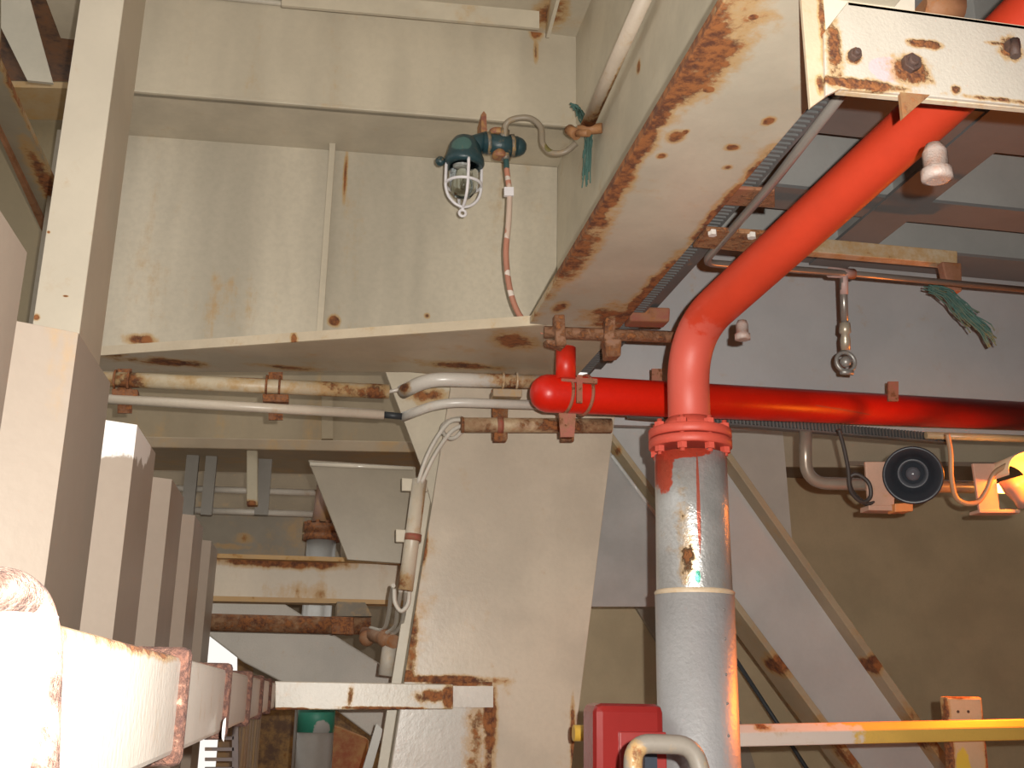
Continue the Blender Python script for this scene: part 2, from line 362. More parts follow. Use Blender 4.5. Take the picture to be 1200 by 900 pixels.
tp = O('bracket_plate', MB().slab([PY(-6, -30, 5.4), PY(26, -30, 5.4), PY(36, 2, 5.4), PY(62, 97, 5.4), PY(32, 94, 5.4), PY(-8, 14, 5.4)], (0, .02, 0)), mat('tl_plate', (.50, .46, .37), .5), label='plain cream plate hanging in the extreme upper left corner', cat='plate')

# ================================================================ FAR LEFT BACKGROUND
YF = 9.2
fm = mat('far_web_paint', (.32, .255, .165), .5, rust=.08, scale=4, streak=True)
cg = root('cross_girder', (0, YF, PY(300, 515, YF).z), 'far cream cross girder with vertical stiffener behind the two long conduits', 'girder')
zf = PY(300, 526, YF-.35).z
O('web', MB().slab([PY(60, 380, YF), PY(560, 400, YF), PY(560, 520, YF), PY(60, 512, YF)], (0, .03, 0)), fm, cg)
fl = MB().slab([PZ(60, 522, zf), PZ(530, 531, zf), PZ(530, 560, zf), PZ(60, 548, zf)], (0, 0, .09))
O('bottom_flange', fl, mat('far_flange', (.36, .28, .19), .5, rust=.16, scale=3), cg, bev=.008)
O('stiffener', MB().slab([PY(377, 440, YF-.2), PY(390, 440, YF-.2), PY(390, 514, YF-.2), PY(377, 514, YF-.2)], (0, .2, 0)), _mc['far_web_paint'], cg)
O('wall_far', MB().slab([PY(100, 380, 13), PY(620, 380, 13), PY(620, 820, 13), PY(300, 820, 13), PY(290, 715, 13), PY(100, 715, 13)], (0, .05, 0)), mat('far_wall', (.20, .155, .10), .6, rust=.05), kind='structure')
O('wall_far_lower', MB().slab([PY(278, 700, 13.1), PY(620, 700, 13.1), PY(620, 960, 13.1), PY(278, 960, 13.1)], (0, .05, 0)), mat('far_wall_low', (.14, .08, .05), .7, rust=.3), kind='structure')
# tank plate
O('tank_side', MB().slab([PY(180, 598, 10.2), PY(400, 604, 10.2), PY(400, 655, 10.2), PY(180, 650, 10.2)], (0, 2.79, 0)), mat('tank_paint', (.27, .23, .17), .5, rust=.16, scale=3,
  spots=[(PY(285, 632, 10.2), (.15, .3, .08), .5), (PY(265, 640, 10.2), (.3, .3, .05), .4)]), label='weathered grey-green plate with rust blotches above the rusty far beam', cat='plate', bev=.01)
# hanging posts and guard rails beyond
fr = root('guard_rail', PY(290, 600, 9.36), 'distant pale two-bar guard rail under the far cross girder', 'railing')
frm = mat('fr_paint', (.62, .57, .5), .4, rust=.05)
for (a, b, c, d) in ((200, 572, 385, 578), (200, 597, 385, 603)):
    O('rail', MB().tube([PY(a, b, 9.36), PY(c, d, 9.36)], .028, 10), frm, fr)
for xx, wd in ((222, .05), (244, .045), (308, .055)):
    O('upright', MB().box((PY(xx, 580, 9.27).x-wd, 9.235, PY(xx, 604, 9.27).z), (PY(xx, 580, 9.27).x+wd, 9.31, PY(xx, 505, 9.27).z)), mat('fr_grey', (.26, .24, .21), .5), fr)
O('hanger_post', MB().slab([PY(289, 521, 8.93), PY(302, 521, 8.93), PY(302, 592, 8.93), PY(289, 592, 8.93)], (0, .1, 0)), mat('hang', (.48, .42, .3), .5, rust=.1, spots=[(PY(295, 590, 8.93), (.1, .2, .05), 1)]),
  label='cream hanger bar with rust-red tip hanging under the far cross girder', cat='post', bev=.01)
# I-beam
YI = 8.0
ib = root('i_beam', PY(360, 705, YI), 'rust-streaked cream I-beam crossing behind the column, above the rusty conduit', 'beam')
im = mat('ibeam_paint', (.58, .50, .39), .45, rust=.07, scale=5, streak=True, spots=[(PY(330, 658, YI), (.75, .2, .075), .85), (PY(350, 695, YI), (.4, .2, .12), -0.3)])
O('web', MB().slab([PY(235, 652, YI), PY(500, 660, YI), PY(500, 705, YI), PY(235, 699, YI)], (0, .03, 0)), im, ib)
em = mat('ibeam_edge', (.48, .30, .13), .55, rust=.3, scale=6)
O('top_flange', MB().slab([PY(235, 648, YI-.1), PY(500, 656, YI-.1), PY(500, 661, YI-.1), PY(235, 653, YI-.1)], (0, .2, 0)), em, ib)
O('bottom_flange', MB().slab([PY(235, 698, YI-.1), PY(500, 704, YI-.1), PY(500, 709, YI-.1), PY(235, 704, YI-.1)], (0, .2, 0)), em, ib)
# lagged far riser
vr = root('distant_riser', (PY(375, 650, 9).x, 9, 0), 'distant silver-grey riser with rusty bolted flange behind the rust-streaked I-beam', 'pipe')
b = PY(375, 660, 9)
O('pipe', MB().lathe((b.x, 9, .2), (0, 0, 1), [(0, .118), (PY(375, 632, 9).z-.2, .118)]), mat('far_silver', (.55, .55, .53), .35, metal=.3, rust=.03), vr)
z6 = PY(375, 634, 9).z
fb = MB().lathe((b.x, 9, z6), (0, 0, 1), [(0, .15), (.05, .15), (.055, .13), (.07, .13), (.075, .15), (.13, .15)])
O('flange', fb, mat('far_flange_rust', (.25, .14, .1), .8, rust=.6, scale=12), vr)
bb = MB()
for k in range(10):
    a = 2*math.pi*k/10; bb.hexn((b.x+.13*math.cos(a), 9+.13*math.sin(a), z6+.13), (0, 0, 1), .018, .025)
O('bolt', bb, _mc['far_flange_rust'], vr, kind='stuff')
O('neck', MB().tube([(b.x, 9, z6+.15), (b.x+.02, 9, z6+.5)], .085, 18), mat('far_neck', (.35, .22, .18), .6, rust=.2), vr)
# rusty conduit
rc_ = root('rusty_conduit', PY(340, 740, 7.4), 'fat rust-brown horizontal conduit end below the I-beam, left of the column', 'conduit')
rust_m = mat('heavy_rust', (.42, .28, .16), .7, rust=.56, scale=11, bump=.5)
O('pipe', MB().tube([PY(235, 729, 7.4), PY(434, 734, 7.4)], .056, 16), rust_m, rc_)
O('clamp', MB().slab([PY(388, 722, 7.33), PY(415, 723, 7.33), PY(415, 744, 7.33), PY(388, 743, 7.33)], (0, .12, 0)), mat('clamp_rust', (.22, .1, .07), .8, rust=.6, scale=20), rc_, bev=.01)
O('bracket', MB().slab([PY(395, 705, 7.4), PY(428, 706, 7.4), PY(436, 722, 7.4), PY(395, 722, 7.4)], (0, .61, 0)), mat('dk_bracket', (.2, .17, .13), .7, rust=.25), rc_)
# gusset plate left of column
O('gusset_plate', MB().slab([PY(361, 539, 6.45), PY(487, 547, 6.45), PY(492, 662, 6.45), PY(407, 656, 6.45)], (0, .025, 0)), mat('gusset_paint', (.28, .235, .17), .35, rust=.02,
  spots=[(PY(460, 541, 6.45), (.25, .2, .015), .8)]), label='plain tan triangular gusset plate just left of the column bracket', cat='plate', bev=.004)
O('flat_bar', MB().tube([PY(363, 544, 6.42), PY(484, 549, 6.42)], .012, 8), mat('glossy_bead', (0.62, 0.56, 0.46)), label='glossy welded bar along the top of the triangular gusset plate', cat='bar')
# diagonal brace, low left
db = O('diagonal_brace', MB().slab([PY(215, 640, 8.3), PY(305, 690, 8.3), PY(500, 812, 8.3), PY(500, 912, 8.3), PY(395, 833, 8.3), PY(285, 776, 8.3), PY(215, 722, 8.3)], (0, .3, 0)),
  mat('brace_grey', (.47, .435, .38), .45, rust=.02, scale=14, bump=.6), label='mottled grey diagonal brace sloping down right under the rusty conduit', cat='brace', bev=.01)
# vertical bits near the column foot
O('vertical_strut', MB().slab([PY(441, 848, 7.0), PY(424, 905, 7.0), PY(434, 908, 7.0), PY(449, 855, 7.0)], (0, .06, 0)), mat('strut_g', (.5, .47, .42), .4), label='thin pale strut beside the foot of the column, lower left of it', cat='strut')
# lower far clutter
lr = root('distant_bollard_pipe', (PY(370, 870, 8).x, 8, 0), 'grey pipe stub with a green painted top seen under the cross beam', 'pipe')
b = PY(371, 838, 8)
O('pipe', MB().lathe((b.x, 8, 0), (0, 0, 1), [(0, .125), (PY(371, 858, 8).z, .125)]), mat('lowpipe', (.33, .30, .27), .4), lr)
O('green_top', MB().lathe((b.x, 8, PY(371, 858, 8).z), (0, 0, 1), [(0, .128), (.2, .128)]), mat('green_paint', (.03, .22, .15), .5, marks=[(PY(376, 856, 7.87), (.06, .1, .07), (.4, .4, .38))]), lr)
O('orange_locker', MB().slab([PY(386, 848, 10.5), PY(432, 866, 10.5), PY(432, 960, 10.5), PY(386, 960, 10.5)], (0, .4, 0)), mat('orange_locker', (.35, .08, .02), .6, rust=.3, scale=5, rustc=((.02, .015, .012), (.1, .04, .02))),
  label='dirty orange locker with black grime in the gap below the cross beam', cat='locker', bev=.02)
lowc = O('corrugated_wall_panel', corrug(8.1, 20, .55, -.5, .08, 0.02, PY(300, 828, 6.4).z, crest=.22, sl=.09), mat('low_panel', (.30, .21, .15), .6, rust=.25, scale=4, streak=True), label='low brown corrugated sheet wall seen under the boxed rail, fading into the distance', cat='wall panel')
# louvre slats and white lamp in the gap
lv = root('slatted_screen', PY(258, 900, 6.6), 'small slatted screen with bright sky between slats, under the boxed rail', 'screen')
lvm = mat('slat_dark', (.25, .2, .19), .6, rust=.1)
for yy in (863, 876, 888, 899):
    O('slat', MB().slab([PY(240, yy, 6.6), PY(274, yy, 6.6), PY(274, yy+4, 6.6), PY(240, yy+4, 6.6)], (0, .03, 0)), lvm, lv)
O('frame', MB().slab([PY(272, 842, 6.6), PY(279, 842, 6.6), PY(279, 910, 6.6), PY(272, 910, 6.6)], (0, .04, 0)), lvm, lv)
O('round_tag', MB().lathe(PX(261, 855, XB+.014), (1, 0, 0), [(0, .001), (0, .017), (.004, .022), (.005, .001)]), mat('white_tag', (.95, .93, .9), .4), label='small bright white oval tag hanging on the lower edge of the boxed rail', cat='tag')
light('distant_orange_lamp', (0.9, 10.4, .6), 5, (1, .38, .08), .1)

# ================================================================ RED RISER AND LAGGED PIPE
YV = 4.2
px = PY(811, 600, YV); PXV, ZV = px.x, 0
lag = root('lagged_riser', (PXV, YV, 0), 'silver-clad vertical pipe standing in front of the column, scuffed bright streak down its middle', 'pipe')
silver = mat('silver_clad', (.52, .52, .53), .42, metal=.35, rust=.0, var=.06, bump=1.0, scale=9)
zj = PY(812, 690, YV-.15).z; zfl = PY(808, 523, YV-.17).z
O('lower_cladding', MB().lathe((PXV, YV, 0), (0, 0, 1), [(0, .157), (zj, .157)], 48), silver, lag)
up_m = mat('silver_clad_worn', (.54, .54, .53), .3, metal=.5, rust=.02, var=.16, bump=1.0, scale=11, spots=[(PY(806, 660, YV-.15), (.05, .1, .13), .15), (PY(802, 615, YV-.15), (.05, .1, .35), -0.3)],
    marks=[(PY(780, 545, YV-.15), (.05, .2, .14), (.55, .09, .05)), (PY(800, 528, YV-.15), (.16, .2, .025), (.62, .09, .05)), (PY(820, 590, YV-.16), (.007, .2, .22), (.45, .12, .08)), (PY(818, 676, YV-.15), (.014, .1, .03), (.05, .28, .2))])
O('upper_cladding', MB().lathe((PXV, YV, zj-.01), (0, 0, 1), [(0, .150), (.02, .151), (.3, .148), (zfl-zj+.01, .148)], 48), up_m, lag)
O('cladding_band', MB().lathe((PXV, YV, zj-.012), (0, 0, 1), [(0, .1575), (.012, .1605), (.02, .152)], 48, False), mat('band', (.62, .5, .36), .5, rust=.15), lag)
for yy in (714, 748, 790, 824, 862):
    q = PY(831, yy, YV-.15); O('rivet', MB().ball((PXV+.066, YV-.1435, q.z), .006, 8), mat('rivet', (.2, .18, .17), .5), lag)

redu = mat('red_paint', (.80, .075, .03), .38, rust=.0, var=.05, scale=7, bump=.25, marks=[], spots=[])
redp = mat('red_oxide_paint', (.58, .085, .055), .5, rust=.0, var=.07, scale=7, bump=.35, spots=[])
rr = root('red_fire_main', (PXV, YV, zfl), 'large bright red pipe sloping down from upper right, elbowing down onto the silver-clad riser', 'pipe')
f0 = PY(806, 482, YV)
ex = PD(814, 395, (M.transposed() @ (PY(814, 395, YV)-CP)).z)
far_ = PY(1112, 112, 2.72); dirv = (far_-PY(830, 385, YV-.05)).normalized()
e0 = PY(822, 392, YV-.02)
path = [V((PXV, YV, zfl+.05)), V((PXV, YV, e0.z-.0)), far_, far_+dirv*1.8]
path[1].z = PY(812, 392, YV).z
RA = .088
O('pipe', MB().tube(fillet(path, .26, 16), RA, 40), mat('red_main', (.56, .048, .018), .5, var=.05, scale=5, bump=.3, marks=[(PY(806, 450, YV), (.3, .3, .3), (.56, .09, .06)), (PZ(960, 290, 3.05), (.03, .16, .04), (.2, .05, .025))]), rr)
def disc(mb, z, r, h): mb.lathe((PXV, YV, z), (0, 0, 1), [(0, r-.006), (.004, r), (h-.004, r), (h, r-.006)], 48)
z0 = PY(806, 516, YV-.16).z
fm1 = MB(); disc(fm1, z0, .172, .038); O('lower_flange', fm1, redp, rr)
fm1 = MB(); disc(fm1, z0+.043, .172, .038); fm1.lathe((PXV, YV, z0+.081), (0, 0, 1), [(0, .13), (.02, .115), (.05, RA+.004)], 40); O('upper_flange', fm1, redp, rr)
lf = bpy.data.objects['lower_flange']
for k in range(8):
    a = 2*math.pi*(k+.3)/8; c = V((PXV+.145*math.cos(a), YV+.145*math.sin(a), z0))
    O('bolt', MB().hexn(c-V((0, 0, .024)), (0, 0, 1), .022, .024).hexn(c+V((0, 0, .081)), (0, 0, 1), .022, .02).lathe(c-V((0, 0, .036)), (0, 0, 1), [(0, .011), (.15, .011)], 10), redp, lf)
# lower painted collar over the cladding joint is part of flange; two capped branches
whm = mat('cap_white', (.36, .29, .26), .35, rust=.24, scale=30, bump=.9, stain=(.38, .2, .14))
def capstub(x, y, d, s, h, base):
    t = PD(x, y, d); O('drain_cap', MB().lathe(t+V((0, 0, h*.75)), (0, 0, -1), [(0, .018*s), (.02*s, .027*s), (h*.8, .027*s), (h*.85, .034*s), (h*1.15, .034*s), (h*1.2, .024*s)], 8 if s < 1.01 else 14), whm, rr)
dq = (M.transposed() @ (PY(870, 393, 3.98)-CP)).z
capstub(870, 390, dq, 1.0, .07, 0)
dq = (M.transposed() @ (PZ(1098, 190, 2.93)-CP)).z
capstub(1097, 196, dq, 1.15, .085, 0)

# ================================================================ HORIZONTAL RED HEADER
hd = root('red_header_pipe', PD(620, 480, 5.3), 'dark red horizontal pipe with rounded blind end, running right behind the silver-clad riser', 'pipe')
hA = PD(640, 461, 5.28); hB = PD(1230, 489, 6.75); hd_d = (hB-hA).normalized(); HR = .094
prof = [(-.075, .012), (-.07, .04), (-.055, .066), (-.03, .084), (0, HR), ((hB-hA).length, HR*.93)]
O('pipe', MB().lathe(hA, hd_d, prof, 36), mat('red_header', (.62, .012, .003), .38, var=.08, scale=8, bump=.35, marks=[(PD(1000, 478, 5.9), (.2, .2, .006), (.45, .05, .03))]), hd)
sA = PD(663, 445, 5.26); sB = PD(662, 398, 5.18)
O('branch_stub', MB().tube([sA, V((sA.x, sA.y, sB.z))], .049, 24), mat('red_header2', (.6, .022, .008), .4, var=.05), hd)
rcl = mat('clamp_red', (.35, .10, .07), .7, rust=.35, scale=20, bump=.7)
for dx in (0, .11):
    c = hA+hd_d*(.1+dx); ring = []
    up_ = V((0, 0, 1)); sd_ = hd_d.cross(up_)
    ring = [c+(up_*math.cos(t)+sd_*math.sin(t))*(HR+.004) for t in [2*math.pi*k/24 for k in range(25)]]
    O('u_bolt', MB().tube(ring, .009, 8, False), rcl, hd)
O('clamp_plate', MB().obox(hA+hd_d*.155+V((0, -.099, .045)), (.09, 0, 0), (0, .01, 0), (0, 0, .012)).obox(hA+hd_d*.155+V((0, -.105, 0)), (.014, 0, 0), (0, .008, 0), (0, 0, .07)), rcl, hd)
hook = [PD(660, 470, 5.17), PD(664, 485, 5.2), PD(664, 516, 5.2)]
O('hanger_strap', MB().slab([PD(655, 484, 5.22), PD(675, 485, 5.22), PD(673, 512, 5.22), PD(657, 512, 5.22)], (0, .012, 0)), rcl, hd)
for xx in (770, 1047):
    O('top_lug', MB().slab([PD(xx-6, 432 if xx < 900 else 447, 5.9), PD(xx+6, 432 if xx < 900 else 447, 5.9), PD(xx+6, 470, 5.9), PD(xx-6, 470, 5.9)], (0, .012, 0)), rcl, hd)
# rusty angle/bar assembly above the stub
rb = root('rusty_bar', PD(710, 398, 5.15), 'rust-brown horizontal bar with clamp blocks above the blind end of the red header', 'bar')
br = mat('brown_rust', (.26, .14, .10), .75, rust=.5, scale=14, bump=.6)
O('bar', MB().tube([PD(638, 389, 5.15), PD(792, 395, 5.15)], .030, 6), br, rb)
O('clamp_block', MB().slab([PD(709, 396, 5.1), PD(729, 397, 5.1), PD(728, 417, 5.1), PD(711, 418, 5.1)], (0, .08, 0)), br, rb, bev=.008)
O('clamp_block', MB().slab([PD(650, 368, 5.1), PD(662, 368, 5.1), PD(664, 405, 5.1), PD(652, 405, 5.1)], (0, .05, 0)), br, rb, bev=.006)
O('clamp_block', MB().slab([PD(710, 372, 5.1), PD(722, 372, 5.1), PD(720, 398, 5.1), PD(708, 398, 5.1)], (0, .05, 0)), br, rb, bev=.006)
O('mount_angle', MB().slab([PD(640, 398, 5.12), PD(662, 400, 5.12), PD(660, 408, 5.12), PD(642, 403, 5.12)], (0, .05, 0)), br, rb)
O('mounting_bracket', MB().slab([PD(738, 359, 5.3), PD(786, 360, 5.3), PD(785, 377, 5.3), PD(738, 376, 5.3)], (0, .1, 0)), mat('rr2', (.26, .07, .05), .8, rust=.4, scale=12), label='rust-red stub bracket on the girder edge above the rusty bar', cat='bracket', bev=.01)

# ================================================================ CONDUITS ON THE LEFT AND IN FRONT OF THE COLUMN
YQ = 5.84
cream_rust = mat('conduit_rust', (.56, .47, .33), .45, rust=.25, scale=9, bump=.4, spots=[(PY(150, 446, YQ), (.2, .1, .1), .3), (PY(400, 458, YQ), (.5, .1, .1), .15), (PY(300, 443, YQ), (.3, .1, .02), .8), (PY(440, 460, YQ), (.1, .1, .1), .6)])
cream_p = mat('conduit_cream', (.60, .52, .42), .35, rust=.03, scale=10)
c1 = root('long_conduit', PY(300, 460, YQ), 'thicker rusty cream conduit running from the left wall panel to mid frame, upper of two', 'conduit')
O('pipe', MB().tube([PY(120, 444, YQ), PY(456, 459, YQ)], .041, 18), cream_rust, c1)
c2 = root('long_conduit', PY(300, 485, YQ), 'thinner cream conduit just beneath the thick rusty one, ending in a black joint', 'conduit')
O('pipe', MB().tube([PY(120, 467, YQ), PY(450, 486, YQ)], .027, 16), cream_p, c2)
O('black_joint', MB().tube([PY(449, 486, YQ), PY(471, 488, YQ-.01)], .019, 14), mat('black_rubber', (.03, .035, .04), .5), c2)
clm = mat('clamp_rust', (.22, .1, .07))
for i, (xx, ya, yb) in enumerate(((146, 432, 484), (323, 436, 492))):
    r_ = root('conduit_clamp', PY(xx, yb, YQ), ['rusty clamp holding both long conduits beside the corrugated wall', 'rusty clamp holding both long conduits at their middle'][i], 'clamp', None)
    w_ = 14
    O('back_plate', MB().slab([PY(xx-w_*.6, ya, YQ+.045), PY(xx+w_*.6, ya, YQ+.045), PY(xx+w_*.6, yb, YQ+.045), PY(xx-w_*.6, yb, YQ+.045)], (0, .012, 0)), clm, r_)
    O('block', MB().slab([PY(xx-w_*1.1, (ya+yb)/2-3, YQ-.02), PY(xx+w_*1.1, (ya+yb)/2-2, YQ-.02), PY(xx+w_*1.1, (ya+yb)/2+7, YQ-.02), PY(xx-w_*1.1, (ya+yb)/2+6, YQ-.02)], (0, .064, 0)), clm, r_, bev=.006)
    c = PY(xx-4, (ya+yb)/2-13, YQ)
    for dx in (-.03, .04): O('u_bolt', MB().tube([c+V((dx, math.cos(t)*-.048, math.sin(t)*.048)) for t in [math.pi*(-.35+1.7*k/14-.15) for k in range(15)]], .007, 6), clm, r_)
# bent grey pipes
gp = mat('grey_conduit', (.60, .56, .50), .3, rust=.02, scale=12, spots=[(PY(600, 447, 5.7), (.25, .1, .1), .35), (PY(475, 455, 5.8), (.05, .1, .05), .6)])
O('bent_pipe', MB().tube(fillet([PY(472, 459, 5.86), PY(503, 444, 5.7), PY(640, 448, 5.7)], .16), .040, 20), gp, label='thick cream-grey bent pipe ending behind the blind end of the red header', cat='pipe')
O('bent_pipe', MB().tube(fillet([PY(471, 489, 5.86), PY(518, 471, 5.7), PY(640, 475, 5.7)], .16), .026, 18), mat('grey_conduit2', (.60, .56, .50), .3, rust=.01), label='thin cream-grey bent pipe below the thick one, left of the red header', cat='pipe')
O('cable', MB().tube([PY(452, 460, YQ), PY(465, 457, YQ), PY(476, 453, YQ)], .010, 8), gp, label='short grey cable bridging the thick conduit and the thick bent pipe', cat='cable')
# support bracket on column
sbk = root('pipe_support', PY(590, 515, 5.8), 'rusty bracket with U-bolts clamping the bent pipes to the column front', 'bracket')
O('post', MB().slab([PY(577, 455, 5.76), PY(596, 456, 5.76), PY(595, 515, 5.76), PY(577, 515, 5.76)], (0, .03, 0)), rust_m, sbk, bev=.005)
O('saddle', MB().slab([PY(578, 455, 5.66), PY(612, 456, 5.66), PY(612, 465, 5.66), PY(578, 464, 5.66)], (0, .12, 0)), mat('saddle', (.42, .32, .22), .6, rust=.25, scale=20), sbk, bev=.005)
for xx in (589, 605):
    c = PY(xx, 447, 5.7); O('u_bolt', MB().tube([c+V((0, -math.cos(t)*.046, math.sin(t)*.046)) for t in [math.pi*(-.5+1.0*k/14*1.0) for k in range(15)]]+[c+V((0, 0, .05))], .007, 6), gp, sbk)
c = PY(589, 447, 5.7)
# rusty pipe on column front
rp = root('rusty_pipe', PY(628, 505, 5.68), 'short heavily rusted horizontal pipe across the top of the column, grey cables emerging', 'pipe')
O('pipe', MB().tube([PY(541, 498, 5.66), PY(716, 499, 5.66)], .041, 20), mat('rusty_pipe', (.55, .42, .26), .6, rust=.34, scale=10, bump=.6, spots=[(PY(660, 498, 5.6), (.4, .1, .1), .4)]), rp)
O('open_end', MB().tube([PY(540, 498, 5.66), PY(543, 498, 5.66)], .044, 20), rust_m, rp)
for xx in (585, 664):
    O('strap', MB().tube([PY(xx-3, 498, 5.66), PY(xx+4, 498, 5.66)], .046, 20), rcl, rp)
    O('hanger', MB().slab([PY(xx-6, 505, 5.66), PY(xx+9, 505, 5.66), PY(xx+9, 517, 5.66), PY(xx-6, 517, 5.66)], (0, .04, 0)), rust_m, rp, bev=.004)
# vertical conduit with cables
vc = root('vertical_conduit', PY(480, 690, 5.9), 'slim cream vertical conduit strapped along the left edge of the column', 'conduit')
O('pipe', MB().tube([PY(492, 562, 5.9), PY(475, 692, 5.9)], .041, 18), mat('vconduit', (.58, .51, .40), .4, rust=.08, scale=9, spots=[(PY(474, 683, 5.9), (.08, .1, .09), .75), (PY(496, 620, 5.86), (.02, .1, .3), .6)]), vc)
O('strap', MB().tube([PY(484.5, 626, 5.9), PY(483.5, 634, 5.9)], .046, 18), rcl, vc)
for (a, b) in ((471, 560), (464, 620)):
    O('tab', MB().slab([PY(a, b, 5.93), PY(a+30, b+2, 5.93), PY(a+30, b+16, 5.93), PY(a, b+15, 5.93)], (0, .03, 0)), mat('cream_plain', CREAM), vc, bev=.004)
cab = mat('grey_cable', (.56, .52, .45), .5, rust=.02)
for k, pts in enumerate(([(545, 492), (528, 494), (514, 510), (500, 536), (490, 566)], [(545, 497), (530, 505), (518, 520), (506, 540), (494, 566)], [(545, 502), (533, 513), (524, 512), (518, 502), (526, 493), (541, 490)])):
    O('cable', MB().tube(smooth([PY(x, y, 5.67+.05*i) for i, (x, y) in enumerate(pts)]), .012, 8), cab,
      label=['upper grey cable curving from the rusty pipe down into the vertical conduit', 'lower grey cable curving from the rusty pipe down into the vertical conduit', 'small grey cable loop at the open end of the rusty pipe'][k], cat='cable', group='cables at the rusty pipe')
for k, pts in enumerate(([(470, 690), (466, 715), (462, 735), (446, 744), (433, 740)], [(476, 690), (474, 714), (468, 736), (450, 748), (433, 745)], [(461, 686), (458, 700), (455, 722), (449, 738), (434, 736)], [(480, 690), (478, 708), (470, 716), (463, 706), (462, 690)])):
    O('cable', MB().tube(smooth([PY(x, y, 5.92+(.25*i if k < 3 else .03)) for i, (x, y) in enumerate(pts)]), .012, 8), cab,
      label=['innermost grey cable dropping from the vertical conduit to the fat rusty conduit', 'outermost grey cable dropping from the vertical conduit to the fat rusty conduit', 'left grey cable dropping beside the vertical conduit end', 'looped grey cable under the vertical conduit end'][k], cat='cable', group='cables below the vertical conduit')
O('cable_gland', MB().ball(PY(452, 748, 6.6), .055, 12).ball(PY(430, 748, 6.9), .05, 12).tube([PY(428, 742, 7.0), PY(462, 752, 6.5)], .04, 10), mat('gland', (.4, .25, .16), .7, rust=.45), label='lumpy rusty cable gland below the cable bundle left of the column', cat='gland')
O('stand_pipe', MB().tube([PY(458, 750, 6.6), PY(452, 792, 6.6)], .045, 12), mat('stand', (.5, .45, .38), .5, rust=.1), label='short cream stub pipe between cable gland and cross beam', cat='pipe')

# ================================================================ BULKHEAD LAMP
LY = 5.35
lp = root('bulkhead_lamp', PY(545, 250, LY), 'caged well-glass lamp with weathered green housing hanging from the ledge', 'lamp')
grn = mat('lamp_green', (.022, .055, .065), .35, rust=.03, scale=20, bump=.5, marks=[(PY(540, 165, LY-.1), (.07, .1, .05), (.07, .15, .14))])
lc = PY(544, 190, LY)
def lz(y): return PY(544, y, LY).z
q = 0.0045
O('housing', MB().lathe((lc.x, LY, lz(196)), (0, 0, 1), [(0, .10), (.02, .112), (.05, .108), (.075, .098), (.13, .085), (.17, .06), (.19, .02)], 28).tube([(lc.x, LY, lz(172)), PY(572, 164, LY)], .05, 20), grn, lp)
O('junction_box', MB().tube([PY(566, 168, LY), PY(606, 172, LY)], .058, 22).ball(PY(606, 172, LY), .055, 14), grn, lp)
O('box_lid', MB().lathe(PY(583, 160, LY), (0, 0, 1), [(0, .045), (.035, .045), (.04, .03)], 20), mat('lid_rust', (.25, .08, .06), .6, rust=.3, scale=20), lp)
O('box_lid', MB().lathe(PY(585, 178, LY), (0, 0, -1), [(0, .04), (.035, .04), (.04, .03)], 20), _mc['lid_rust'], lp)
O('gland_nut', MB().tube([PY(590, 165, LY-.02), PY(591, 152, LY-.03)], .03, 6).tube([PY(592, 176, LY), PY(593, 188, LY)], .026, 6).tube([PY(570, 168, LY), PY(574, 168, LY)], .066, 8).tube([PY(598, 171, LY), PY(602, 171, LY)], .068, 8), mat('lamp_nut', (.12, .12, .11), .4, rust=.25, scale=25), lp)
O('clip', MB().ball(PY(516, 189, LY), .028, 10), grn, lp)
O('lampholder', MB().lathe((lc.x-.01, LY, lz(199)), (0, 0, 1), [(0, .036), (.05, .04), (.08, .04)], 20), mat('ceramic', (.85, .83, .8), .3), lp)
O('light_bulb', MB().lathe((lc.x-.005, LY, lz(202)), (0, 0, -1), [(0, .028), (.03, .032), (.06, .05), (.1, .055), (.13, .045), (.15, .01)], 20), glass('bulb_glass'), lp)
O('well_glass', MB().lathe((lc.x, LY, lz(196)), (0, 0, -1), [(0, .082), (.1, .08), (.14, .07), (.175, .045), (.19, .01)], 28), glass('well_glass'), lp)
wm = mat('cage_white', (.75, .72, .74), .35, rust=.02)
for k in range(4):
    a = math.pi/2*k+.12; d = V((math.cos(a), math.sin(a), 0)); cc = V((lc.x, LY, 0))
    pts = [cc+d*.1+V((0, 0, lz(194))), cc+d*.1+V((0, 0, lz(215))), cc+d*.096+V((0, 0, lz(224))), cc+d*.078+V((0, 0, lz(233))), cc+d*.042+V((0, 0, lz(240))), cc+V((0, 0, lz(243)))]
    O('cage_rib', MB().tube(smooth(pts), .0085, 8), wm, lp)
O('cage_ring', MB().tube([V((lc.x+.098*math.cos(t), LY+.098*math.sin(t), lz(217))) for t in [2*math.pi*k/32 for k in range(33)]], .0085, 8, False), wm, lp)
O('ring_nut', MB().tube([V((lc.x+.018*math.cos(t), LY-.0, lz(250)+.018*math.sin(t))) for t in [2*math.pi*k/16 for k in range(17)]], .008, 8, False).tube([V((lc.x, LY, lz(242))), V((lc.x, LY, lz(247)))], .009, 8), wm, lp)
O('mounting_strap', MB().slab([PY(564, 134, LY+.05), PY(567, 130, LY+.05), PY(570, 134, LY+.05), PY(571, 160, LY+.05), PY(564, 160, LY+.05)], (0, .15, 0)), _mc['lid_rust'], lp)
O('mounting_bolt', MB().box((PY(578, 150, LY).x, LY, PY(578, 158, LY).z), (PY(595, 150, LY).x, YU+.02, PY(578, 153, LY).z)), _mc['lid_rust'], lp)
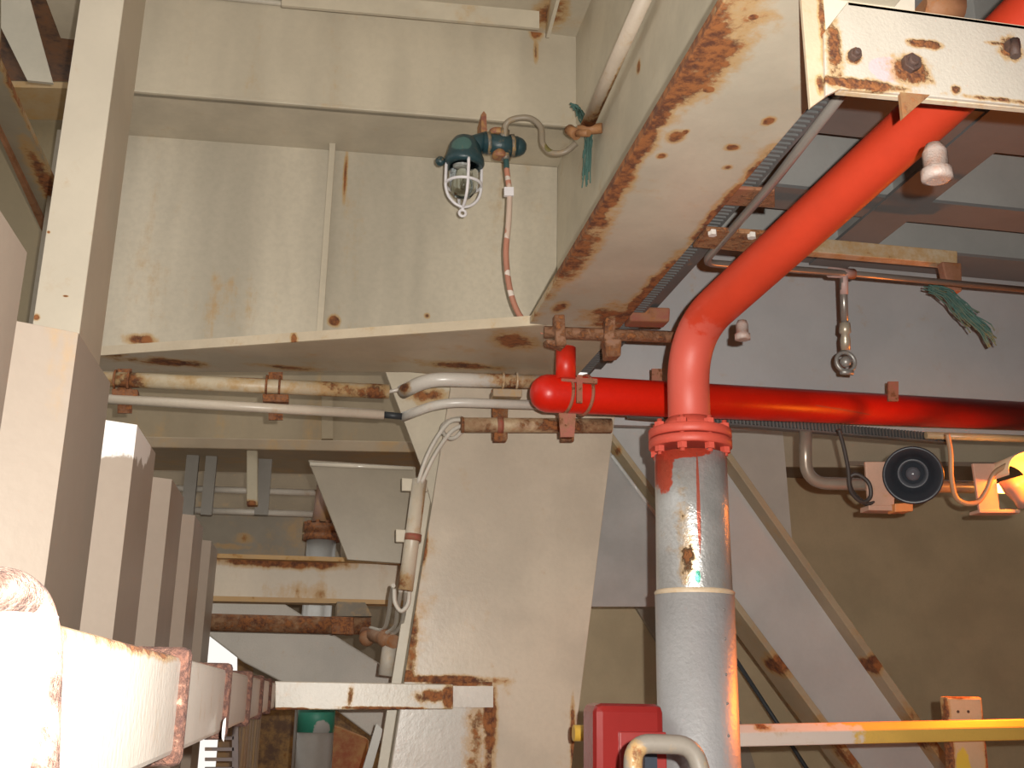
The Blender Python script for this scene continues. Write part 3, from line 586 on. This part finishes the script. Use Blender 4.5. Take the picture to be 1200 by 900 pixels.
# looped conduit from lamp to the girder
O('flexible_conduit', MB().tube(smooth([PY(592, 163, LY-.03), PY(593, 146, LY-.05), PY(604, 139, LY-.08), (PY(622, 139, LY-.1)), PY(634, 150, LY-.12), PY(636, 168, LY-.14), PY(646, 179, LY-.15), PY(662, 178, LY-.18), PY(675, 168, LY-.2)]), .017, 12),
  mat('flex', (.28, .23, .17), .45, rust=.05, marks=[(PY(643, 174, LY-.15), (.03, .1, .03), (.12, .11, .03))]), label='grey-brown S-shaped flexible conduit joining the lamp to the girder clamp', cat='conduit')
O('hanging_cable', MB().tube(smooth([PY(593, 185, LY), PY(594, 200, LY-.02), PY(597, 228, LY-.05), PY(596, 260, LY-.08), PY(593, 300, LY-.1), PY(599, 345, LY-.1), PY(613, 375, LY-.12), PY(636, 388, 5.1)]), .016, 10),
  mat('cable_red', (.55, .24, .16), .5, rust=.0, scale=25, var=.1, marks=[(PY(596, y, LY-.08), (.03, .1, .018), (.72, .62, .55)) for y in (205, 222, 255, 278, 322, 346)]+[(PY(596, 250, LY-.05), (.03, .1, .2), (.62, .47, .38)), (PY(593, 190, LY), (.05, .1, .05), (.04, .1, .1))]),
  label='thin salmon-red cable dropping from the lamp to the rusty bar', cat='cable')
O('cable_clip', MB().slab([PY(591, 219, LY-.08), PY(602, 219, LY-.08), PY(602, 229, LY-.08), PY(591, 229, LY-.08)], (0, .02, 0)), mat('cage_white', (1, 1, 1)), label='small white clip on the salmon-red cable below the lamp', cat='clip')
# conduit along the girder web
cw = root('girder_conduit', PX(690, 150, XW-.08), 'rust-spotted cream conduit running along the side of the overhead girder', 'conduit')
O('pipe', MB().tube([PX(686, 152, XW-.07), PX(759, -12, XW-.07)], .036, 18), mat('wconduit', (.60, .50, .40), .45, rust=.08, scale=10, bump=.5, spots=[(PX(712, 90, XW-.05), (.015, .5, .3), .45), (PX(690, 148, XW-.07), (.1, .2, .05), .6)]), cw)
ck = PX(688, 154, XW-.07)
O('clamp_bar', MB().tube([ck+V((-.05, 0, .0)), ck+V((.07, -.05, 0))], .028, 10), mat('clampbar', (.42, .2, .08), .6, rust=.42, scale=14), cw)
O('clamp_lug', MB().tube([PX(667, 152, XW-.16), PX(676, 158, XW-.13)], .03, 10).tube([PX(676, 156, XW-.13), PX(690, 156, XW-.08)], .02, 10), _mc['clampbar'], cw)

# green rope tufts
def tuft(name, path, n, spread, r, m, label, fl=.35):
    b = MB(); P_ = smooth(path, 6)
    for k in range(n):
        i0 = random.randint(0, max(0, int(len(P_)*.5))); i1 = random.randint(i0+4, len(P_)-1) if i0+4 < len(P_) else len(P_)-1
        off = V((random.gauss(0, spread), random.gauss(0, spread), random.gauss(0, spread)))
        pts = [P_[i]+off*(.4+fl*(i-i0)/max(1, i1-i0))+V((random.gauss(0, r), random.gauss(0, r), random.gauss(0, r))) for i in range(i0, i1+1, 2)]
        if len(pts) > 1: b.tube(pts, r, 4)
    return O(name, b, m, label=label, cat='rope')
gr = mat('green_rope', (.08, .17, .145), .8, var=.15)
tuft('rope_scrap', [PD(1086, 336, 6.0), PD(1110, 346, 6.0), PD(1130, 368, 6.0), PD(1150, 385, 6.0), PD(1163, 406, 6.0)], 90, .03, .0045, gr, 'frayed green rope end dangling from the thin tube near the right edge')
tuft('rope_scrap', [PY(668, 122, LY-.1), PY(678, 128, LY-.12), PY(684, 145, LY-.2), PY(690, 160, LY-.25), PY(688, 185, LY-.25), PY(686, 218, LY-.25)], 60, .013, .004, gr, 'tattered green rope tied round the girder conduit beside the lamp')

# ================================================================ TOP RIGHT: near channel and plate
YN = 2.22
ch = root('support_channel', PY(1090, 110, YN), 'near rust-blotched white steel channel with bolts, top right, carrying the red pipe', 'channel')
cs = [(PY(1066, 82, YN), (.085, .1, .062), .95), (PY(1085, 52, YN), (.07, .1, .02), .8), (PY(1000, 66, YN), (.033, .1, .03), .75), (PY(978, 60, YN), (.035, .1, .16), .5), (PY(1010, 99, YN), (.18, .1, .025), .85),
      (PY(1184, 58, YN), (.05, .1, .05), .9), (PY(1175, 52, YN), (.06, .1, .012), .6), (PY(1120, 105, YN), (.02, .1, .02), .7), (PY(1180, 118, YN), (.2, .1, .012), .3), (PY(1080, 10, YN), (.4, .1, .008), .2)]
chm = mat('channel_paint', (.50, .46, .40), .4, rust=.0, scale=18, bump=.6, spots=cs, marks=[(PY(1037, 82, YN), (.04, .1, .035), (.62, .42, .44))])
O('face', MB().slab([PY(994, 2, YN), PY(1300, 44, YN), PY(1300, 134, YN), PY(1085, 112, YN), PY(985, 104, YN), PY(968, 112, YN), PY(966, 38, YN)], (0, .012, 0)), chm, ch, bev=.002)
tl_, tr_ = PY(994, 2, YN), PY(1300, 44, YN)
O('top_leg', MB().slab([tl_, tr_, tr_+V((0, .09, 0)), tl_+V((0, .09, 0))], (0, 0, -.01)), mat('channel_edge', (.6, .5, .38), .5, rust=.15, scale=18), ch)
bl_, br_ = PY(985, 104, YN), PY(1300, 134, YN)
O('bottom_leg', MB().slab([bl_+V((0, .012, 0)), br_+V((0, .012, 0)), br_+V((0, .03, 0)), bl_+V((0, .03, 0))], (0, 0, .01)), mat('channel_edge', (.6, .5, .38)), ch)
bm = mat('bolt_rust', (.07, .045, .04), .6, rust=.3, scale=40, bump=.6, stain=(.09, .045, .03), rustc=((.03, .015, .01), (.1, .045, .03)))
for (x, y, r) in ((1000, 66, .017), (1066, 76, .026)):
    c = PY(x, y, YN); O('bolt', MB().hexn(c+V((0, -.018, 0)), (0, 1, 0), r, .02).lathe(c+V((0, -.028, 0)), (0, 1, 0), [(0, r*.5), (.015, r*.6)], 14), bm, ch, bev=.002)
c = PY(1184, 58, YN); O('bolt', MB().tube([c+V((0, -.02, .015)), c+V((-.004, -.022, -.035))], .013, 8).hexn(c+V((0, -.02, .005)), (0, 1, 0), .02, .02), bm, ch)
O('hook_tab', MB().slab([PY(1055, 108, YN-.002), PY(1090, 111, YN-.002), PY(1075, 124, YN-.002), PY(1058, 139, YN-.002)], (0, .012, 0)), mat('tab_rust', (.3, .19, .09), .6, rust=.45, scale=20), ch)
vp = O('hanger_plate', MB().slab([PY(936, -40, YN+.02), PY(962, -40, YN+.02), PY(970, 60, YN+.02), PY(975, 108, YN+.02), PY(950, 126, YN+.02)], (0, .014, 0)), mat('hanger_p', (.52, .42, .30), .5, rust=.12, scale=14, bump=.5,
   spots=[(PY(963, 20, YN+.02), (.018, .1, .2), .5), (PY(962, 100, YN+.02), (.02, .1, .05), .6)]), label='narrow rust-pitted upright plate at the left end of the near channel', cat='plate', bev=.002)
O('backing_plate', MB().slab([PY(958, -60, YN+.05), PY(1072, -60, YN+.05), PY(1072, 16, YN+.05), PY(966, 40, YN+.05)], (0, .014, 0)), mat('backp', (.66, .60, .50), .4), label='bright cream plate standing just above the left end of the near channel', cat='plate')
O('saddle_clamp', MB().tube([PY(1076, 8, YN+.12), PY(1122, 12, YN+.12)], .045, 16), mat('saddle_r', (.3, .14, .07), .7, rust=.4, scale=20), label='rusty pipe saddle peeping over the near channel beside the red pipe', cat='clamp')

# ================================================================ CABLE TRAY ALONG THE GIRDER
ct = root('cable_tray', (1.62, 4, ZF+.1), 'perforated grey cable tray running along the right edge of the overhead girder', 'cable tray')
ZTY = ZF+.04; xa, xb = 1.418, 1.50
trm = mat('tray_galv', (.15, .15, .148), .5, metal=.2, rust=.02)
y0, y1 = 1.2, 5.9
O('side_rail', MB().box((xa, y0, ZTY), (xa+.012, y1, ZTY+.05)), trm, ct); O('side_rail', MB().box((xb-.012, y0, ZTY), (xb, y1, ZTY+.05)), trm, ct)
O('sheet', MB().box((xa, y0, ZTY+.03), (xb, y1, ZTY+.034)), mat('tray_back', (.22, .21, .2), .6), ct)
O('cover', MB().box((xb-.08, 3.9, ZTY+.04), (xb+.07, y1, ZTY+.046)), trm, ct)
b = MB()
for k in range(int((y1-y0)/.03)): b.box((xa+.012, y0+k*.03, ZTY), (xb-.012, y0+k*.03+.014, ZTY+.01))
O('rung', b, trm, ct, kind='stuff')
# thin tube beside tray, dropping to the gauge line
tb = mat('thin_tube', (.34, .31, .28), .3, metal=.5, rust=.03, scale=12)
tube_pts = [PD(990, 104, 2.9), PD(905, 215, 3.9), PD(829, 305, 5.0)]
gl_ = root('instrument_tube', PD(1000, 322, 5.4), 'thin grey tube bending under the red pipe and running right, with a hanging valve', 'tube')
ez = PD(829, 309, 4.85)
O('tube', MB().tube(fillet([PZ(1010, 80, ZF), PZ(905, 215, ZF), PZ(824, 308, ZF), PD(988, 320, 5.5), PD(1230, 342, 6.0)], .09), .017, 12), tb, gl_)
O('tee', MB().tube([PD(972, 319, 5.46), PD(1000, 321, 5.53)], .027, 12).tube([PD(989, 320, 5.5), PD(989, 345, 5.5)], .021, 12), mat('tee', (.48, .33, .3), .5, rust=.1), gl_)
O('drop_leg', MB().tube([PD(988, 325, 5.5), PD(990, 382, 5.5)], .019, 12), mat('thin_tube', (1, 1, 1)), gl_)
O('coupling', MB().lathe(PD(990, 378, 5.5), PD(991, 412, 5.5)-PD(990, 378, 5.5), [(0, .026), (.05, .03), (.06, .02), (.09, .026), (.14, .024)], 12), mat('brass', (.5, .45, .35), .35, metal=.4, rust=.1), gl_)
rc0 = PD(991, 424, 5.5)
O('valve_ring', MB().tube([rc0+V((.05*math.cos(t), 0, .05*math.sin(t))) for t in [2*math.pi*k/24 for k in range(25)]], .011, 8, False).ball(rc0, .03, 12).tube([rc0+V((-.03, 0, -.055)), rc0+V((.035, 0, -.055))], .014, 8), mat('valve', (.36, .35, .33), .4, metal=.4, rust=.08, scale=30), gl_)
# brackets crossing the tray
brd = mat('bracket_dk', (.26, .09, .06), .75, rust=.42, scale=14, bump=.6)
k1 = root('tray_bracket', PZ(870, 232, ZF-.01), 'red-brown rusty bracket under the cable tray, nearer of two', 'bracket')
O('angle', MB().slab([PZ(856, 221, ZF+.02), PZ(908, 224, ZF+.02), PZ(908, 244, ZF+.02), PZ(838, 240, ZF+.02)], (0, 0, .015)), brd, k1, bev=.004)
k2 = root('tray_bracket', PZ(850, 288, ZF-.01), 'rusty flat bracket with two white bolts under the cable tray, beside the red pipe', 'bracket')
q2 = [PZ(828, 270, ZF-.012), PZ(900, 275, ZF-.012), PZ(890, 297, ZF-.012), PZ(812, 290, ZF-.012)]
O('angle', MB().slab(q2, (0, 0, .02)), mat('bracket_y', (.36, .19, .09), .7, rust=.5, scale=14, bump=.6), k2, bev=.004)
for (x, y) in ((835, 276), (881, 279)): O('bolt', MB().hexn(PZ(x, y, ZF-.026), (0, 0, 1), .018, .02), mat('bolt_white', (.7, .65, .6), .4), k2)
# rusty box rail at right, behind red pipe
YX = 5.2
bx = root('rusty_square_bar', PY(1010, 300, YX), 'cream square bar blotched with rust behind the sloping red pipe, upper right', 'bar')
O('bar', MB().slab([PY(905, 274, YX), PY(1122, 294, YX), PY(1122, 310, YX), PY(905, 291, YX)], (0, .07, 0)), mat('sqbar', (.56, .46, .32), .5, rust=.32, scale=9, bump=.5), bx, bev=.004)
O('clamp_block', MB().slab([PY(1104, 306, YX-.02), PY(1127, 308, YX-.02), PY(1128, 341, YX-.02), PY(1112, 341, YX-.02)], (0, .06, 0)), mat('clampX', (.38, .18, .12), .75, rust=.35), bx, bev=.008)

# ================================================================ RIGHT BAY
enc = mat('sky_block_added', (.50, .44, .34), .6)
O('wall_left_sky_block', MB().box((-4.05, -3, 0), (-4, 16, 3.6)), enc, kind='structure')  # unseen, added to cut the sky light from the left
O('wall_rear_sky_block', MB().box((-1.0, -3.05, 0), (8.05, -3, 5.6)), enc, kind='structure')  # rear, right and rear ceiling pieces: unseen, added to block sky light
O('wall_right_sky_block', MB().box((8, -3, 0), (8.05, 10.1, 5.6)), enc, kind='structure')
O('ceiling_rear_sky_block', MB().box((-2.2, -3, ZC), (XW, 1.0, ZC+.04)), enc, kind='structure')
O('ceiling_rear_right_sky_block', MB().box((XW+.03, -3, 5.3), (8, .5, 5.34)), enc, kind='structure')
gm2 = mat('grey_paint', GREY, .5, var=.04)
ZR = 4.35
O('wall_right_bay', MB().slab([PY(690, 150, 6.2), PY(1500, 190, 6.2), PY(1500, 520, 6.2), PY(690, 497, 6.2)], (0, .04, 0)), mat('grey_bulk', (.49, .50, .51), .5, var=.03, rust=.01), kind='structure')
O('ceiling_right', MB().box((1.4, .5, 5.3), (8, 8.6, 5.34)), gm2, kind='structure')
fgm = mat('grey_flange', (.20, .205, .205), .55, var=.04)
def crossbeam(n, yt, yb, label):
    r_ = root('deck_beam', PZ(1150, yb, ZR), label, 'beam')
    a = PZ(1160, yt, ZR).y; c = PZ(1160, yb, ZR).y
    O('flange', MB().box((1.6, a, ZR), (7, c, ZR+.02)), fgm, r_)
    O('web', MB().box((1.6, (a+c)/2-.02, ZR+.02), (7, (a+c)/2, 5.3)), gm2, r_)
crossbeam(1, 132, 178, 'grey deck beam overhead at upper right, nearest the channel, above the capped red pipe')
crossbeam(2, 244, 269, 'grey deck beam overhead at upper right, middle one above the blotched square bar')
crossbeam(3, 303, 327, 'grey deck beam against the far grey bulkhead, behind the green rope end')
yb0 = root('deck_beam', PZ(1060, 240, ZR), 'grey deck beam running toward the viewer behind the sloping red pipe', 'beam')
xl, xr = PZ(985, 200, ZR).x, PZ(1090, 236, ZR).x
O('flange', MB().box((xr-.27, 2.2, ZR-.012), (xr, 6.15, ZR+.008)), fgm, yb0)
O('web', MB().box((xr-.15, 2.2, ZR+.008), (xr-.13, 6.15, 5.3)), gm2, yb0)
# recessed wall lower right
O('wall_right_upper', MB().slab([PY(705, 480, 9.3), PY(1500, 490, 9.3), PY(1500, 552, 9.3), PY(705, 545, 9.3)], (0, .04, 0)), mat('tan_wall', (.48, .41, .30), .55, var=.04), kind='structure')
zr2 = PY(1060, 549, 9.3).z
O('trim_7', MB().slab([PZ(700, 543, zr2), PZ(1500, 549, zr2), PZ(1500, 572, zr2), PZ(700, 564, zr2)], (0, 0, .04)), mat('trim7', (.26, .20, .15), .6, rust=.05), kind='structure')
O('wall_right', MB().slab([PY(660, 540, 10.0), PY(1500, 545, 10.0), PY(1500, 1000, 10.0), PY(660, 1000, 10.0)], (0, .04, 0)), mat('tan_wall2', (.58, .47, .30), .5, var=.05), kind='structure')
pc = O('cover_plate', MB().slab([PY(770, 486, 8.9), PY(916, 490, 8.9), PY(930, 655, 8.9), PY(770, 655, 8.9)], (0, 1.09, 0)), mat('cover', (.56, .53, .48), .5, var=.03), label='smooth pale grey upright plate right of the silver-clad riser, behind the diagonal brace', cat='plate')
for i, (x, y, z) in enumerate(((728, 400, 8.0),)): pass
# diagonal brace as an I-section
YD = 7.5
dbr = root('diagonal_i_brace', (PY(900, 700, YD).x, YD, 0), 'large grey diagonal I-section brace descending to the lower right behind the silver-clad riser', 'brace')
def on(l, y): (xa_, ya_), (xb_, yb_) = l; return xa_+(y-ya_)*(xb_-xa_)/(yb_-ya_)
L1 = ((850, 533), (1098, 885)); L2 = ((720, 520), (990, 885))
A, B_ = 470, 1000
yn_ = YD-.16
tgm = mat('brace_web', (.55, .55, .54), .45, var=.04)
O('web', MB().slab([PY(on(L1, A), A, YD), PY(on(L1, B_), B_, YD), PY(on(L2, B_), B_, YD), PY(on(L2, A), A, YD)], (0, .025, 0)), tgm, dbr)
fe = mat('brace_flange', (.44, .36, .24), .5, rust=.10, scale=5, spots=[(PY(1025, 778, yn_), (.1, .3, .12), .9), (PY(1080, 860, yn_), (.25, .4, .35), .25), (PY(915, 780, yn_), (.14, .3, .14), .8), (PY(980, 880, yn_), (.3, .3, .3), .25), (PY(724, 530, yn_), (.05, .3, .08), .5)])
for (l, dx) in ((L1, 10), (L2, 9)):
    O('flange', MB().slab([PY(on(l, A), A, yn_), PY(on(l, B_), B_, yn_), PY(on(l, B_)+dx*1.2, B_, yn_), PY(on(l, A)+dx*.8, A, yn_)], (0, .32, 0)), fe, dbr, bev=.004)
O('gusset_plate', MB().slab([PY(716, 530, 7.32), PY(812, 664, 7.32), PY(812, 711, 7.32), PY(684, 711, 7.32), PY(700, 540, 7.32)], (0, .02, 0)), mat('gusset_grey', (.44, .44, .43), .4), label='smooth grey plate in the gap between column and silver-clad riser', cat='plate', bev=.004)
O('flat_bar', MB().tube([PY(717, 534, 7.3), PY(775, 612, 7.3)], .013, 8), mat('gloss_grey', (.6, .6, .58), .15), label='glossy weld bar along the top of the grey plate between column and riser', cat='bar')
O('black_cable', MB().tube([PY(852, 757, 8.6), PY(945, 900, 8.6), PY(970, 938, 8.6)], .018, 8), mat('black_rubber', (0, 0, 0)), label='thin black cable slanting down right beside the silver-clad riser', cat='cable')
O('stair_string', MB().slab([PY(745, 711, 9.94), PY(770, 711, 9.94), PY(800, 760, 9.94), PY(800, 800, 9.94)], (0, .06, 0)), mat('tan_dk', (.36, .31, .25), .6), label='short tan diagonal strut below the grey plate, left of the riser', cat='strut')
O('stair_string', MB().slab([PY(850, 845, 9.94), PY(868, 845, 9.94), PY(890, 915, 9.94), PY(868, 915, 9.94)], (0, .06, 0)), mat('tan_dk', (0, 0, 0)), label='small tan strut below the yellow rail, right of the riser', cat='strut')

# tray and conduit under header
t2 = root('cable_tray', PD(1000, 505, 6.2), 'narrow slotted cable tray just under the red header at right', 'cable tray')
tA, tB = PD(735, 484, 5.75), PD(1110, 516, 6.7)
dd = (tB-tA); O('tray_back', MB().obox((tA+tB)/2+V((0, .0, 0)), dd/2, (0, .01, 0), (0, 0, .018)), mat('tray_back', (0, 0, 0)), t2)
b = MB()
for k in range(90):
    p = tA+dd*(k/90); b.obox(p+V((0, -.018, .012)), dd.normalized()*.006, (0, .01, 0), (0, 0, .022))
O('slot_rib', b, trm, t2, kind='stuff')
O('lip', MB().obox((tA+tB)/2+V((0, -.02, -.024)), dd/2, (0, .025, 0), (0, 0, .005)), trm, t2)
O('conduit', MB().tube([PD(1085, 510, 6.4), PD(1250, 516, 6.5)], .022, 12), mat('conduit_o', (.55, .42, .25), .35, rust=.1), label='orange-lit conduit under the right end of the red header', cat='conduit')
# speaker pole, horn, brackets
DS = 6.0
pole = root('lamp_support_pipe', PD(960, 565, DS), 'grey pipe dropping from the tray and turning right to carry the horn speaker', 'pipe')
O('pipe', MB().tube(fillet([PD(944, 505, DS+.1), PD(944, 566, DS+.1), PD(1140, 571, DS+.1)], .13), .035, 18), mat('steel_pipe', (.36, .30, .24), .3, metal=.4), pole)
def wire(pts, d, r, lab): O('wire', MB().tube(smooth([PD(x, y, d+.01*i) for i, (x, y) in enumerate(pts)]), r, 8), mat('wire_dk', (.06, .05, .045), .5), label=lab, cat='cable')
wire([(983, 503), (989, 525), (994, 550), (997, 575), (1010, 588), (1020, 582), (1018, 566), (1005, 556), (996, 560), (999, 576), (1014, 590), (1024, 588)], DS-.1, .012, 'dark looped wire left of the horn speaker')
O('wire', MB().tube(smooth([PD(x, y, DS-.1) for x, y in ((1110, 508), (1114, 530), (1115, 560), (1120, 582), (1132, 590), (1146, 588), (1156, 575), (1165, 555), (1180, 545))]), .014, 8), mat('wire_or', (.45, .28, .16), .4), label='brown wire curving between horn speaker and floodlight', cat='cable')
hs = root('horn_speaker', PD(1070, 590, DS), 'round black horn loudspeaker on an orange-lit bracket at right', 'loudspeaker')
brm = mat('sp_bracket', (.58, .36, .26), .5, rust=.06, scale=14)
O('bracket', MB().slab([PD(1014, 541, DS), PD(1050, 541, DS), PD(1048, 596, DS), PD(1018, 594, DS)], (0, .02, 0)).slab([PD(1018, 592, DS-.05), PD(1070, 592, DS-.05), PD(1070, 599, DS-.05), PD(1018, 598, DS-.05)], (0, .1, 0)), brm, hs, bev=.004)
hc = PD(1070, 557, DS-.12); hx = (CP-hc).normalized(); hx = (hx+V((0, 0, -.12))).normalized()
bk = mat('horn_black', (.035, .04, .05), .35)
O('bell', MB().lathe(hc+hx*(-.22), hx, [(0, .04), (.06, .05), (.14, .09), (.2, .145), (.21, .158), (.222, .158), (.226, .148), (.215, .135), (.15, .09), (.09, .06), (.085, .0)], 40, False), bk, hs)
bell_ = bpy.data.objects['bell']
O('inner_ring', MB().lathe(hc+hx*(-.13), hx, [(0, .075), (.05, .082), (.055, .074), (.01, .06)], 32, False), mat('horn_grey', (.09, .095, .11), .35), bell_)
O('driver_dome', MB().ball(hc+hx*(-.07), .04, 16), mat('horn_dome', (.12, .12, .14), .15), bell_)
O('driver_body', MB().lathe(hc+hx*(-.36), hx, [(0, .05), (.02, .06), (.14, .06), (.15, .045)], 24), bk, hs)
O('base_bracket', MB().slab([PD(1049, 590, DS-.08), PD(1070, 589, DS-.08), PD(1070, 599, DS-.08), PD(1049, 600, DS-.08)], (0, .08, 0)), mat('sp_orange', (.75, .3, .1), .5), hs, bev=.004)
fl_ = root('floodlight', PD(1180, 600, DS), 'floodlight glowing orange on a square bracket at the right edge', 'lamp')
O('bracket', MB().slab([PD(1140, 543, DS), PD(1166, 543, DS), PD(1172, 600, DS), PD(1148, 599, DS)], (0, .02, 0)).slab([PD(1148, 597, DS-.02), PD(1196, 597, DS-.02), PD(1196, 601, DS-.02), PD(1148, 601, DS-.02)], (0, .1, 0)), brm, fl_, bev=.004)
fc = PD(1193, 560, DS+.0)
hood = [fc+V((.12*math.cos(t), -.03, .13*math.sin(t)+.0)) for t in [math.pi*(1-k/14) for k in range(15)]]
vs = []
for t in [math.pi*(1.05-1.0*k/16) for k in range(17)]:
    vs += [fc+V((.15*math.cos(t), -.14, .11*math.sin(t))), fc+V((.14*math.cos(t), .12, .10*math.sin(t)))]
n_ = len(vs)//2; vo = [v+V((0, 0, .012)) for v in vs]
O('hood', MB().add(vs+vo, [(2*i, 2*i+2, 2*i+3, 2*i+1) for i in range(n_-1)]+[(2*n_+2*i, 2*n_+2*i+1, 2*n_+2*i+3, 2*n_+2*i+2) for i in range(n_-1)]+[(2*i, 2*n_+2*i, 2*n_+2*i+2, 2*i+2) for i in range(n_-1)], True), mat('hood_cream', (.85, .62, .4), .4), fl_)
O('lens', MB().lathe(fc+V((.02, .1, -.02)), (0, 0, -1), [(0, .09), (.03, .1), (.035, .01)], 24), emis('sodium', (1, .45, .08), 14), fl_)
O('lamp_body', MB().lathe(fc+V((-.02, .0, .0)), (.3, 0, -1), [(0, .09), (.06, .08), (.12, .05), (.17, .04)], 24), mat('fl_body', (.35, .25, .2), .4), fl_)
sl = light('sodium_lamp', fc+V((.03, -.22, -.13)), 430, (1, .19, .005), .05, 'SPOT')
light('sodium_glow', fc+V((-.02, -.2, .0)), 26, (1, .22, .01), .04)
sl.data.spot_size = math.radians(136); sl.data.spot_blend = .5; sl.rotation_euler = (math.radians(-22), 0, 0)

# ================================================================ HANDRAILS, POST, RED BOX (lower right)
YH = 4.75
hr = root('yellow_handrail', PY(1000, 870, YH), 'square yellow and white handrail crossing the lower right, lit orange on top', 'rail')
ym = mat('rail_yellow', (.60, .38, .08), .45, rust=.06, scale=14, marks=[(PY(900, 865, YH), (.42, .2, .12), (.60, .52, .46))], spots=[(PY(895, 851, YH), (.06, .2, .03), .4)])
ra, rb2 = PY(790, 877, YH), PY(1260, 866, YH); hh = (PY(1000, 847, YH)-PY(1000, 872, YH)).length
pr_ = [(0, 0), (0, .62), (.35, 1.0), (1.0, 1.0), (1.0, 0)]
O('bar', MB().slab([ra+V((0, a*.1, b*hh)) for a, b in pr_], rb2-ra), ym, hr, bev=.006)
O('end_stub', MB().tube([PY(672, 859, YH+.05), PY(790, 861, YH+.05)], .034, 18), mat('stub_yellow', (.70, .42, .06), .4), hr)
rpz = root('rusty_rail_post', (PY(1130, 870, 5.0).x, 5.0, 0), 'rust-edged orange and yellow flat post behind the yellow handrail at right', 'post')
q0, q1 = PY(1108, 816, 5.0), PY(1151, 816, 5.0)
O('plate', MB().box((q0.x, 5.0, 0), (q1.x, 5.06, q0.z)), mat('post_or', (.58, .42, .26), .5, rust=.06, scale=12, spots=[((q0.x, 5.0, 1.3), (.03, .2, .8), .6), ((q1.x, 5.0, 1.3), (.025, .2, .8), .6), ((q0.x+.08, 5.0, q0.z), (.2, .2, .02), .7)], marks=[((q0.x+.07, 5.0, 1.2), (.05, .2, .2), (.62, .45, .06))]), rpz, bev=.012)
for (x, y) in ((1123, 834), (1135, 834)): O('bolt_hole', MB().lathe(PY(x, y, 4.997), (0, 1, 0), [(0, .007), (.004, .007)], 10), bm, rpz)
# red cabinet
YE = 4.0
rx = root('red_box', PY(735, 960, YE), 'glossy red box beside the foot of the silver-clad riser', 'box')
e_ = [PY(697, 824, YE), PY(773, 824, YE)]
O('body', MB().box((e_[0].x, YE, .9), (e_[1].x+.02, YE+.2, e_[0].z)), mat('red_gloss', (.27, .022, .02), .22, var=.04, bump=.1), rx, bev=.03)
O('front_panel', MB().box((PY(725, 858, YE).x, YE-.012, .9), (e_[1].x+.02, YE+.01, PY(725, 857, YE).z)), mat('red_front', (.31, .03, .027), .4), rx, bev=.005)
# near grey hand loop
YG = 3.0
gh = root('grab_rail', PY(780, 910, YG), 'bent grey-beige tubular grab rail in front of the red box and riser foot', 'rail')
O('tube', MB().tube(fillet([PY(741, 1100, YG), PY(742, 871, YG), PY(812, 873, YG), PY(838, 960, YG), PY(860, 1100, YG)], .05), .026, 20), mat('grab_paint', (.22, .195, .165), .4, rust=.06, scale=14, spots=[(PY(744, 890, YG), (.04, .1, .06), .2)]), gh)
O('dark_strut', MB().slab([PY(756, 882, 3.6), PY(770, 882, 3.6), PY(772, 960, 3.6), PY(756, 960, 3.6)], (0, .03, 0)), mat('dark_blue', (.03, .04, .06), .4), label='narrow blue-black bar seen through the grab rail', cat='bar')
